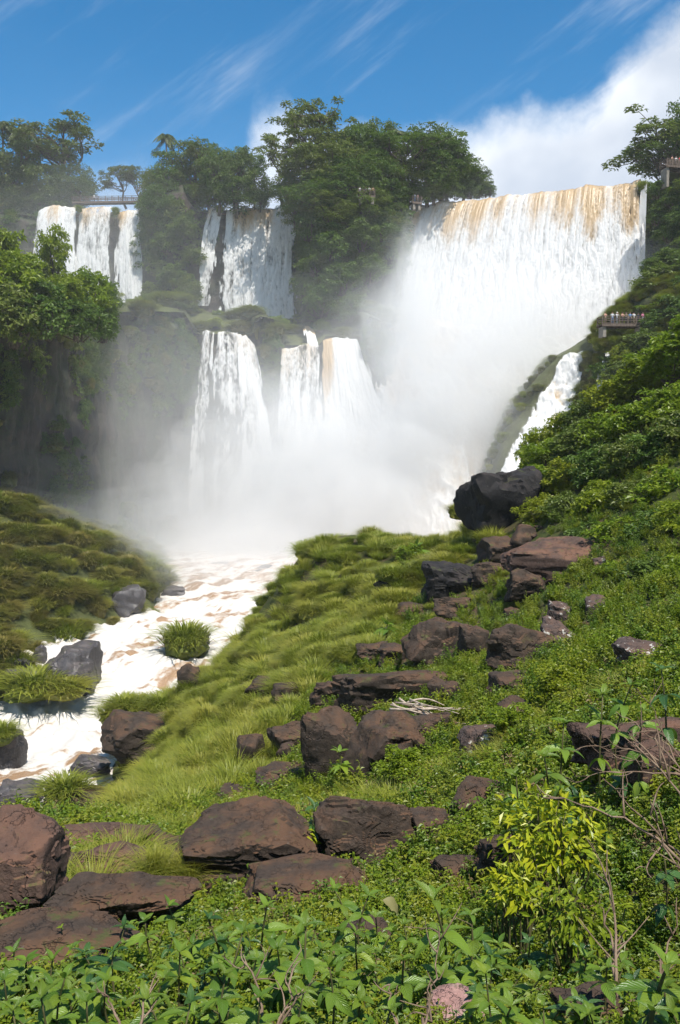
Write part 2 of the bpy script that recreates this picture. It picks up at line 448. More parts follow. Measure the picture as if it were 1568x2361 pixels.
def plain(name, c, rough=0.7):
    n = NT(name); f = n.noise(20, 3, 0.5, n.coord('Object'))
    return n.surf(n.bsdf(n.mix(n.ramp(f, 0.3, 0.7), tuple(x * 0.8 for x in c), c), rough))

# ================================================================== the hillside
HC = [  # photograph x, y and distance of points on the ground
 (0,2361,4.0),(784,2361,3.8),(1568,2361,3.6),(-400,2361,4.2),(1968,2300,3.6),(0,2200,5.6),(500,2250,4.9),
 (0,2140,6.9),(200,2060,9.2),(430,2130,7.7),(700,2095,8.3),(1000,2200,5.7),(1300,2200,5.4),(1568,2150,5.2),
 (100,1905,13.5),(300,1965,13),(560,2000,11.5),(780,1940,12),(1000,1900,11.5),(1250,1900,8.5),(1568,1850,6.5),
 (380,1880,19),(560,1850,19),(700,1810,19),(1000,1760,16.5),(1250,1720,12.5),(1568,1650,10),
 (500,1740,26),(640,1670,27),(850,1640,23),(1050,1580,22),(1300,1560,18),(1568,1450,17),
 (310,1800,47),(430,1740,36),(420,1660,48),(410,1610,58),(500,1570,54),(570,1490,57),(640,1430,56),(605,1400,67),(720,1300,77),(890,1268,72),
 (800,1400,48),(1000,1400,38),(1000,1270,56),(1180,1350,36),(1300,1250,36),(1568,1280,26),(1150,1225,47),(1400,1170,38),
 (1568,1040,38),(1250,1110,52),(1400,1000,54),(1568,890,52),(650,1570,36),(500,1650,38),(270,1770,52)]
HP = [at(*c) for c in HC]
HP += [np.array(p, float) for p in [(-14,70,-5),(-8,84,-5),(-3,93,-3),(4,92,0),(12,85,4),(19,85,8),(32,80,22),(40,95,18),(45,60,30),(30,40,25),(20,20,21),
  (9,8,19.0),(-19,50,-3),(-15,46,-2),(-24,47,-3),(-13,32,3.5),(-22,32,1.5),(-12,21,8.5),(-18,18,9.5),(-8,9,16),(-30,25,6),(0,-4,17.9),(-5,-4,17.6),(6,-4,18.4),(-30,70,-6),(0,110,-6),(25,110,0)]]
HP = np.array(HP)
def hw(x, y): return np.stack([np.asarray(x) / (np.asarray(y) + 7) * 2.2, np.log(np.asarray(y) + 7)], -1)
_hill = TPS(hw(HP[:, 0], HP[:, 1]), HP[:, 2], 2e-3)
def hill_z(x, y):
    x = np.asarray(x, float); y = np.asarray(y, float); sh = np.broadcast(x, y).shape
    x = np.broadcast_to(x, sh).ravel(); y = np.broadcast_to(y, sh).ravel()
    z = _hill(hw(x, y))
    k = sst(y, 3, 30)
    z = z + (0.06 + 0.14 * k) * fbm(x * 1.1, y * 1.1, oct=3, seed=3) + 0.45 * k * fbm(x * 0.22, y * 0.22, oct=3, seed=11)
    return z.reshape(sh)
nA, nY = 250, 260
ang = np.linspace(R(-52), R(46), nA); yy = np.exp(np.linspace(math.log(1.0), math.log(118.0), nY)) - 0.0
gx = np.tan(ang)[:, None] * (yy[None, :] + 4.5); gy = np.broadcast_to(yy[None, :] - 4.0, gx.shape)
gz = hill_z(gx, np.maximum(gy, -4))
obj('hillside', mesh_np('hillside', np.stack([gx, gy, gz], -1), grid_faces(nA, nY)), M['soil'], kind='structure')
TY = np.exp(np.linspace(math.log(1.6), math.log(112), 900))
def hit(px, py, f=hill_z, ys=None):
    ys = TY if ys is None else ys
    d = ray(px, py); P = CAM + d[None, :] * (ys / d[1])[:, None]
    g = P[:, 2] - f(P[:, 0], P[:, 1]); w = np.where(g < 0)[0]
    if len(w) == 0: return None
    i = max(w[0], 1); t = g[i - 1] / (g[i - 1] - g[i] + 1e-9)
    return P[i - 1] + (P[i] - P[i - 1]) * np.clip(t, 0, 1)

# ================================================================== left bank
BC = [(0,1585,66),(60,1535,71),(120,1482,80),(250,1452,87),(335,1414,95),(0,1160,104),(0,1300,88),(200,1235,110),(290,1285,108),(100,1350,87),(250,1385,93),(325,1355,99),
      (0,1470,77),(110,1440,83),(-300,1560,66),(-300,1200,96),(-300,1400,75)]
BP = [at(*c) for c in BC] + [np.array(p, float) for p in [(-24,112,4),(-26,135,2),(-20,125,-3),(-17,108,-4),(-17.5,97,-4),(-22,83,-3.5),(-25,72,-4),(-30,63,-5),(-42,58,-5),(-70,56,0),(-55,120,16),(-38,128,9),(-34,150,4),(-70,100,18)]]
BP = np.array(BP)
_bank = TPS(BP[:, :2] / 20, BP[:, 2], 5e-3)
def bank_z(x, y):
    x = np.asarray(x, float); y = np.asarray(y, float)
    return _bank(np.stack([x.ravel() / 20, y.ravel() / 20], -1)).reshape(x.shape) + 0.7 * fbm(x * 0.35, y * 0.35, oct=4, seed=21)
bx_, by_ = np.meshgrid(np.linspace(-85, -15, 120), np.linspace(56, 165, 150), indexing='ij')
obj('left_bank', mesh_np('left_bank', np.stack([bx_, by_, bank_z(bx_, by_)], -1), grid_faces(120, 150)), M['terrace'], kind='structure')

# ================================================================== cliffs
def resample(path, n):
    P = np.asarray(path, float); d = np.concatenate([[0], np.cumsum(np.linalg.norm(np.diff(P[:, :2], axis=0), axis=1))])
    s = np.linspace(0, d[-1], n); return np.stack([np.interp(s, d, P[:, k]) for k in range(P.shape[1])], 1), s
def cliff(name, path, ns, nz, amp, seed, mat='cliff', overhang=0.0):
    """path: x, y, z top, z bottom; the outward side is to the right of the walking direction"""
    P, s = resample(path, ns)
    t = np.gradient(P[:, :2], axis=0); t /= np.linalg.norm(t, axis=1)[:, None]
    k = 9
    nr = np.stack([t[:, 1], -t[:, 0]], 1)
    ker = np.ones(k) / k
    nr = np.stack([np.convolve(np.pad(nr[:, i], k // 2, 'edge'), ker, 'valid') for i in (0, 1)], 1)
    w = np.linspace(0, 1, nz)
    ztop = P[:, 2] + 1.2 * fbm(s * 0.12, s * 0, oct=3, seed=seed + 5)
    z = P[:, 3][:, None] + (ztop - P[:, 3])[:, None] * w[None, :]
    S = np.broadcast_to(s[:, None], z.shape)
    big = fbm(S * 0.06, z * 0.03, oct=3, seed=seed)
    col = np.abs(fbm(S * 0.42, z * 0.035, oct=3, seed=seed + 1))
    led = fbm(S * 0.05, z * 0.30, oct=4, seed=seed + 2)
    fine = fbm(S * 0.9, z * 0.5, oct=3, seed=seed + 3)
    d = amp * (1.5 * big + 0.9 * (0.35 - col) + 0.55 * np.round(led * 5) / 5 + 0.25 * fine) + overhang * w[None, :] ** 2
    d = d - amp * 1.6 * sst(w, 0.93, 1.0)[None, :]
    V = np.stack([P[:, 0][:, None] + nr[:, 0][:, None] * d, P[:, 1][:, None] + nr[:, 1][:, None] * d, z], -1)
    o = obj(name, mesh_np(name, V, grid_faces(ns, nz)), M[mat], kind='structure')
    return V
# upper rim: left falls, second fall, wooded headland, big fall, right wall
RIM = [(-170,150,76,40),(-110,186,76,40),(-69,193,73.6,44),(-43,193,73.6,44),(-41,188,77,44),(-33,185,77,44),(-31,189,73.6,44),(-9,189,73.6,44),(-8,180,77,42),(2,176,77,40),(12,178,77,30),(14,190,73.4,-2),
       (63,173,73.4,-2),(64,166,77,-2),(68,150,78,-2),(90,128,78,-2),(130,120,78,-2)]
V_rim = cliff('upper_cliff', RIM, 520, 110, 1.3, 31)
TERR = [(-120,96,40,-2),(-60,96,38,-2),(-46,108,38,-2),(-41,130,41,-2),(-36,150,45,-2),(-29.5,163,47,-2),(-27.5,167,43.5,-2),(-17,167,43.5,-2),(-16,164,46.5,-2),(-12.6,164,46,-2),(-12,167,41.3,-2),(-4,167,41.3,-2),(-3.4,167,43,-2),(4.5,167,43.2,-2),(5.2,164,46.5,-2),(8.5,165,45.5,-2),(10,172,46,-2),(11,182,48,-2)]
V_ter = cliff('terrace_cliff', TERR, 460, 150, 1.25, 47)
# terrace between the two cliffs
Pf, _ = resample(TERR, 150)
BACK = [(-150,150,44),(-95,180,46),(-80,190,50),(-60,196,52),(-46,196,52),(-36,190,52),(-30,192,51),(-22,192,50.5),(-9,191,49),(-5,184,49),(8,180,48),(12,184,48)]
Pb, _ = resample(BACK, 150)
nt_ = 46
tt = np.linspace(0, 1, nt_)
tv = np.zeros((150, nt_, 3))
for k in range(3): tv[:, :, k] = Pf[:, k][:, None] * (1 - tt) + Pb[:, k][:, None] * tt
tv[:, :, 2] += np.sin(np.pi * tt)[None, :] * 2.0 + 1.1 * fbm(tv[:, :, 0] * 0.16, tv[:, :, 1] * 0.16, oct=4, seed=55) * sst(tt, 0, 0.12)[None, :]
obj('terrace', mesh_np('terrace', tv, grid_faces(150, nt_)), M['terrace'], kind='structure')
# plateau behind the rim, out to the horizon
Pr, _ = resample(RIM, 90)
Pr = Pr[:, :3].copy(); Pr[:, 2] -= 0.5
far = Pr.copy(); dirs = Pr[:, :2] - np.array([0, 60.0]); dirs /= np.linalg.norm(dirs, axis=1)[:, None]
rings = [Pr]
for r in (2, 6, 16, 50, 200, 900, 5000):
    q = Pr.copy(); q[:, :2] += dirs * r; q[:, 2] = 73.6 + 0.4 * fbm(q[:, 0] * 0.1, q[:, 1] * 0.1, oct=2, seed=9); rings.append(q)
pv = np.stack(rings, 1)
obj('plateau', mesh_np('plateau', pv, grid_faces(90, len(rings))), M['soil'], kind='structure')

# right slope beside the big cascade: control net in photograph coordinates
def net(rows, nu, nv, amp=0.0, fs=0.3, seed=0, lam=1e-4):
    rows = [[at(*p) for p in r] for r in rows]
    n_r, n_c = len(rows), len(rows[0])
    P = [(j / (n_c - 1) * 2, i / (n_r - 1) * 2) for i in range(n_r) for j in range(n_c)]
    T = TPS(P, np.array([p for r in rows for p in r]), lam)
    u, v = np.meshgrid(np.linspace(0, 2, nu), np.linspace(0, 2, nv), indexing='ij')
    X = T(np.stack([u.ravel(), v.ravel()], -1)).reshape(nu, nv, 3)
    if amp:
        n_ = amp * fbm(X[..., 0] * fs, X[..., 1] * fs, X[..., 2] * fs, oct=4, seed=seed)
        X[..., 1] -= n_; X[..., 2] += 0.4 * n_
    return X, u / 2, v / 2
SLOPE = [[(1270,835,166),(1300,812,152),(1360,775,150),(1420,730,146),(1490,660,142),(1600,600,140),(1800,540,140)],
         [(1262,832,158),(1288,822,141),(1345,795,140),(1395,748,134),(1470,690,130),(1568,640,128),(1780,590,128)],
         [(1190,915,155),(1222,900,140),(1335,880,137),(1400,850,131),(1500,770,126),(1568,740,122),(1780,700,118)],
         [(1125,1050,151),(1160,1040,136),(1290,1000,133),(1380,980,125),(1480,930,118),(1568,900,112),(1780,880,105)],
         [(1080,1210,147),(1120,1200,132),(1240,1200,127),(1400,1180,115),(1500,1150,110),(1568,1150,100),(1780,1150,95)]]
V_slope, _, _ = net(SLOPE, 110, 110, 1.3, 0.25, 61)
obj('right_slope', mesh_np('right_slope', V_slope, grid_faces(110, 110)), M['terrace'], kind='structure')

# ================================================================== water
def river_base(x, y):
    step = 2.2 * sst(y - 0.35 * (x + 12), 60, 78) + 1.2 * sst(y, 88, 118)
    return step
def river_z(x, y):
    x = np.asarray(x, float); y = np.asarray(y, float)
    b = river_base(x, y)
    rough = 0.25 + 0.75 * sst(y - 0.35 * (x + 12), 54, 62) * (1 - 0.55 * sst(y, 84, 100))
    a = fbm(x * 0.35 + 0.25 * y, y * 0.22, oct=4, seed=71)
    r = 1 - np.abs(fbm(x * 0.55, y * 0.33, oct=4, seed=72)) * 2
    return b + rough * (0.75 * a + 0.45 * r + 0.22 * fbm(x * 1.3, y * 0.9, oct=3, seed=73)) - 0.1
ra = np.linspace(R(-40), R(24), 300); ry = np.exp(np.linspace(math.log(33), math.log(178), 420))
rx = np.tan(ra)[:, None] * ry[None, :]; rY = np.broadcast_to(ry[None, :], rx.shape)
rz = river_z(rx, rY)
ROCKS_RIVER = []
def river_foam(x, y):
    s = y - 0.35 * (x + 12)
    rapid = sst(s, 54, 60) * (1 - 0.5 * sst(y, 84, 100))
    flow = fbm((x * 0.75 + y * 0.65) * 0.16, (x * 0.75 - y * 0.65) * 0.75, oct=5, seed=81, gain=0.6)
    fil = 1 - np.abs(fbm((x + 0.8 * y) * 0.22, (x - 0.7 * y) * 0.55, oct=5, seed=82, gain=0.62)) * 2.6
    f = 0.06 + 0.52 * rapid + 0.75 * flow + 0.40 * fil + 0.25 * fbm(x * 1.5, y * 1.1, oct=3, seed=83)
    f = f + 0.35 * sst(-y, -58, -50) * sst(fil, 0.2, 0.8)
    return f
def add_river():
    f = river_foam(rx, rY)
    for (cx_, cy_, rr) in ROCKS_RIVER:
        d = np.hypot(rx - cx_, rY - cy_) / rr
        f += 0.7 * np.exp(-((d - 1.05) / 0.28) ** 2) * (0.5 + 0.5 * vnoise(rx * 0.9, rY * 0.9, seed=5))
    obj('river', mesh_np('river', np.stack([rx, rY, rz], -1), grid_faces(*rx.shape), attrs={'foam': np.clip(f, -0.3, 1.3).ravel()}), M['river'], kind='structure')

def curtain(name, lip, foot, nu, nv, label, mud=0.35, holes=0.25, seed=0, amp=0.5, edge=0.06, power=0.5, foamtop=0.2, group=None, cell=1.0, back=1.5):
    """falling sheet from the lip polyline to the foot polyline (photograph x, y, distance)"""
    A = np.array([at(*p) for p in lip]); B = np.array([at(*p) for p in foot])
    def rs(P):
        d = np.concatenate([[0], np.cumsum(np.linalg.norm(np.diff(P, axis=0), axis=1))]); d /= d[-1]
        s = np.linspace(0, 1, nu); return np.stack([np.interp(s, d, P[:, k]) for k in range(3)], 1)
    A = rs(A); B = rs(B)
    width = np.linalg.norm(A[-1] - A[0]); hgt = np.mean(A[:, 2] - B[:, 2])
    u = np.linspace(0, 1, nu); su = u * width
    A[:, 2] += 0.55 * fbm(su * 0.3, su * 0, oct=4, seed=seed) + 0.15 * fbm(su * 1.6, su * 0, oct=2, seed=seed + 1)
    w = np.concatenate([-np.linspace(0.10, 0.012, 6), np.linspace(0, 1, nv - 6) ** 0.85])
    wz = np.clip(w, 0, 1)
    hz = wz ** power
    X = np.zeros((nu, nv, 3))
    for k in (0, 1): X[:, :, k] = A[:, k][:, None] + (B[:, k] - A[:, k])[:, None] * hz[None, :]
    X[:, :, 2] = A[:, 2][:, None] + (B[:, 2] - A[:, 2])[:, None] * wz[None, :]
    X[:, :, 1] += np.where(w < 0, -w * 10 * back, 0)[None, :]
    X[:, :, 2] += np.where(w < 0, 0.0, 0.0)[None, :]
    U = su[:, None] * np.ones(nv); Z = (wz * hgt)[None, :] * np.ones((nu, 1))
    grow = sst(wz, 0.0, 0.55)[None, :]
    warp = 0.5 * vnoise(U * 0.5, Z * 0.25, seed=seed + 9)
    streak = fbm(U * 0.85 / cell + 0 * Z, Z * 0.05, oct=5, seed=seed + 2, gain=0.65)
    clump = fbm((U + warp) * 0.95 / cell, Z * 0.24 / cell - 0.3 * streak * 3, oct=4, seed=seed + 3, gain=0.55)
    spray = fbm((U + warp) * 2.9 / cell, Z * 1.5 / cell, oct=3, seed=seed + 4)
    d = 0.42 * amp * ((0.9 - 0.2 * grow) * streak + grow * 1.3 * clump + (0.15 + 0.4 * grow) * spray * 0.6)
    X[:, :, 1] -= d; X[:, :, 0] += 0.25 * d * np.sign(vnoise(U * 0.7, Z * 0.2, seed=seed + 6))
    ed = np.minimum(u, 1 - u) * width
    edn = ed[:, None] + 1.1 * streak + 0.9 * clump * (0.3 + grow)
    cover = 1.15 - holes * (0.85 - 1.7 * (0.55 * streak + 0.5 * clump * (0.3 + grow) + 0.25 * spray)) - (1 - sst(edn, -0.05, edge * width + 0.25)) * 1.1
    foam = foamtop + 0.38 + 0.65 * grow + 0.35 * clump * (0.3 + grow) - mud * (0.42 + 1.7 * fbm(U * 0.22, Z * 0.01, oct=3, seed=seed + 7)) * (1.25 - grow)
    me = mesh_np(name, X, grid_faces(nu, nv), attrs={'foam': np.clip(foam, -0.4, 1.4).ravel(), 'cover': cover.ravel()})
    return obj(name, me, M['fall'], label=label, cat='waterfall', group=group)

# upper left falls
g1 = None
curtain('waterfall', [(86,490,191),(120,474,191),(185,478,191)], [(60,700,188),(125,700,187),(182,700,187)], 90, 120, 'leftmost strand of the far upper left waterfall, under hazy trees', 0.25, 0.42, 101, 0.5)
curtain('waterfall', [(182,482,191),(225,474,191),(266,480,191)], [(165,700,188),(215,700,187),(258,700,187)], 80, 120, 'middle strand of the far upper left waterfall', 0.2, 0.5, 111, 0.5)
curtain('waterfall', [(268,488,191),(300,484,191),(338,484,191)], [(264,700,188),(296,700,187),(328,700,187)], 80, 120, 'right strand of the far upper left waterfall, narrow and white', 0.3, 0.45, 121, 0.5)
curtain('waterfall', [(488,482,187),(522,480,187)], [(452,705,184),(492,705,184)], 50, 130, 'thin left strand of the upper middle waterfall', 0.1, 0.5, 131, 0.4, edge=0.1)
curtain('waterfall', [(516,484,187),(600,478,187),(687,477,187)], [(504,735,184),(590,735,183),(686,735,184)], 180, 150, 'wide upper middle waterfall left of the wooded headland', 0.3, 0.46, 141, 0.5, edge=0.03, cell=0.7)
# lower falls
curtain('waterfall', [(461,772,165.5),(476,764,165.5),(494,766,165.5)], [(425,1300,161),(455,1300,160),(480,1300,160)], 60, 240, 'narrow left strand of the tall lower left waterfall', 0.0, 0.62, 151, 0.5, edge=0.12, power=0.8)
curtain('waterfall', [(496,768,165.5),(520,764,165.5),(550,768,165.5)], [(468,1300,160),(530,1300,158),(590,1300,160)], 90, 240, 'thin grey middle veil of the tall lower left waterfall', 0.0, 0.95, 161, 0.6, edge=0.08, power=0.9)
curtain('waterfall', [(545,768,165.3),(565,772,165.3),(590,800,165.3)], [(570,1300,157),(630,1300,156),(668,1300,157)], 90, 240, 'thick white right strand of the tall lower left waterfall', 0.0, 0.5, 171, 0.7, edge=0.1, power=0.9)
curtain('waterfall', [(643,802,165.5),(700,796,165.5),(742,796,165.5)], [(632,1300,160),(690,1300,159),(745,1300,159)], 120, 240, 'lower middle waterfall between the grassy buttress and the brown fall', 0.1, 0.66, 181, 0.55, edge=0.06, power=0.7)
curtain('waterfall', [(694,752,172),(712,751,172),(728,760,171)], [(704,800,166.5),(718,800,166.3),(734,800,166.3)], 30, 30, 'small tan chute above the lower middle waterfall', 0.9, 0.05, 191, 0.15, edge=0.05, foamtop=0.15, back=0.5)
curtain('waterfall', [(742,790,165.5),(770,776,165.5),(834,782,165.2)], [(745,1300,157),(840,1300,153),(960,1250,154)], 160, 240, 'tan and white lower waterfall beside the boiling cascade', 0.6, 0.14, 201, 0.9, edge=0.04, power=0.85, foamtop=0.3)
# the big fall
curtain('waterfall', [(952,474,186.5),(1060,462,183.5),(1130,456,181.3),(1220,446,178.6),(1320,432,175.3),(1420,422,172.3),(1484,414,170.3)],
        [(880,860,182),(1000,860,176),(1100,860,173),(1230,860,169),(1330,860,166),(1420,860,163),(1478,860,162)], 460, 240, 'huge curtain waterfall with tan lip at the upper right', 0.5, 0.42, 211, 0.75, edge=0.012, foamtop=0.2, power=0.55, cell=0.5)
curtain('waterfall', [(1480,428,168.5),(1492,414,168)], [(1462,700,166),(1484,700,165)], 30, 110, 'thin strand at the right end of the huge curtain waterfall', 0.1, 0.30, 221, 0.3, edge=0.1)
# boiling cascade under the big fall
def boil(name, rows, nu, nv, label, amp, seed, tint=0.8, fs=0.16, frayed=False):
    X, u, v = net(rows, nu, nv)
    s = X[..., 0]; q = X[..., 2]
    a = fbm(s * fs, q * fs * 0.55, X[..., 1] * fs * 0.4, oct=5, seed=seed, gain=0.55)
    r = 1 - np.abs(fbm(s * fs * 1.9, q * fs * 1.2, oct=4, seed=seed + 3)) * 2
    d = amp * (a * 1.5 + 0.55 * r)
    X[..., 1] -= d * 0.8; X[..., 2] += d * 0.5
    foam = tint + 0.9 * a + 0.25 * r + 0.25 * fbm(s * 0.5, q * 0.25, oct=3, seed=seed + 7)
    return obj(name, mesh_np(name, X, grid_faces(nu, nv), attrs={'foam': np.clip(foam, -0.3, 1.4).ravel(), 'cover': (1.15 - (1 - sst(np.minimum(u, 1 - u) + 0.10 * a + 0.05 * r, 0.0, 0.16)) * 1.2 - 0.55 * (0.5 - 0.8 * r - 0.6 * a)).ravel() if frayed else np.ones(nu * nv)}), M['fall' if frayed else 'boil'], label=label, cat='waterfall')
boil('cascade', [[(845,735,178),(960,720,177),(1100,760,172),(1240,770,169),(1390,770,166)],
               [(846,890,167),(960,880,164),(1080,880,160),(1200,880,160),(1290,860,158)],
               [(805,1060,159),(930,1060,153),(1040,1060,146),(1110,1040,148),(1180,1000,150)],
               [(760,1290,152),(900,1290,145),(1010,1290,136),(1075,1250,140),(1110,1200,142)]], 240, 240,
     'broad boiling white and cream cascade under the huge curtain waterfall', 2.6, 231, 0.48)
boil('cascade', [[(1296,822,139),(1320,818,138.4),(1344,812,137.6)], [(1220,950,136),(1272,950,134.4),(1325,950,132.8)], [(1140,1110,131),(1190,1110,128),(1240,1110,126)], [(1100,1190,129),(1170,1190,126.5),(1230,1190,124)]], 90, 170,
     'slanting white cascade below the viewing platform', 0.6, 241, 0.8, 0.42, True)
curtain('waterfall', [(1396,815,129.5),(1408,815,129)], [(1350,935,126),(1392,935,124)], 30, 70, 'thin side trickle right of the slanting white cascade', 0.05, 0.48, 251, 0.4, edge=0.12, power=0.9)
# upper river feeding the lips
uy, ux = np.meshgrid(np.linspace(0, 1, 20), np.linspace(0, 1, 60), indexing='ij')
def upper(name, p, q):
    a = np.array([at(*c) for c in p]); X = []
    for (L_, depth) in ((a, 2.0), (a, 40.0)):
        b = a.copy(); b[:, 1] += depth; b[:, 2] -= 0.25; X.append(b)
    V = np.stack(X, 1); n = len(a)
    obj(name, mesh_np(name, V, grid_faces(n, 2), attrs={'foam': np.full(2 * n, 0.2)}), M['river'], kind='structure')
upper('upper_river', [(952,474,186.5),(1130,456,181.3),(1320,432,175.3),(1480,414,170)], 0)
upper('upper_river', [(86,486,191),(338,486,191)], 0)
upper('upper_river', [(486,484,187),(687,480,187)], 0)

# ================================================================== plant builders
def unit(v): return v / (np.linalg.norm(v, axis=-1, keepdims=True) + 1e-9)
def leaves(c, axis, nrm, L, W, fold=0.12, droop=0.15):
    """folded pointed leaves, two triangles a side; returns verts, tris, count"""
    n = len(c); axis = unit(axis); side = unit(np.cross(axis, nrm)); up = np.cross(side, axis)
    L = np.broadcast_to(L, n)[:, None]; W = np.broadcast_to(W, n)[:, None]
    b = c; t = c + axis * L - np.array([0, 0, 1.0]) * L * droop
    m = c + axis * L * 0.45
    l = m + side * W * 0.5 + up * L * fold; r = m - side * W * 0.5 + up * L * fold
    V = np.stack([b, l, t, r], 1).reshape(-1, 3)
    i = np.arange(n)[:, None] * 4
    T = np.concatenate([i + np.array([[0, 2, 1]]), i + np.array([[0, 3, 2]])])
    return V, T
def rdir(n, rg): return unit(rg.normal(size=(n, 3)))
def leaf_cloud(clumps, per, L, rg, flat=0.75, up=0.5, shell=0.45, W=0.42):
    """clumps: (centre, radius) list"""
    Vs, Ts, tn = [], [], []; k = 0
    for c, r in clumps:
        n = int(per)
        d = rdir(n, rg); d[:, 2] = np.abs(d[:, 2]) * 0.9 - 0.25 * (rg.random(n) < 0.45) * 1.4
        rad = r * (shell + (1 - shell) * rg.random(n)) 
        p = c + d * rad[:, None] * np.array([1, 1, flat])
        nr = unit(d * 0.7 + np.array([0, 0, up]) + 0.55 * rdir(n, rg))
        ax = unit(np.cross(nr, rdir(n, rg)) + 0.35 * d)
        ll = L * rg.uniform(0.7, 1.3, n)
        V, T = leaves(p, ax, nr, ll, ll * W)
        Vs.append(V); Ts.append(T + k); k += len(V)
        tn.append(np.repeat(np.clip(rg.normal(0.45, 0.25, n) + rg.normal(0, 0.16), 0, 1), 4))
    return np.concatenate(Vs), np.concatenate(Ts), np.concatenate(tn)
def bend(a, b, rg, n=6, wob=0.12, sag=0.0):
    a = np.asarray(a, float); b = np.asarray(b, float); t = np.linspace(0, 1, n)[:, None]
    L = np.linalg.norm(b - a); o = rg.normal(size=3) * wob * L
    P = a + (b - a) * t + o * np.sin(np.pi * t) + np.array([0, 0, sag * L]) * np.sin(np.pi * t)
    return P
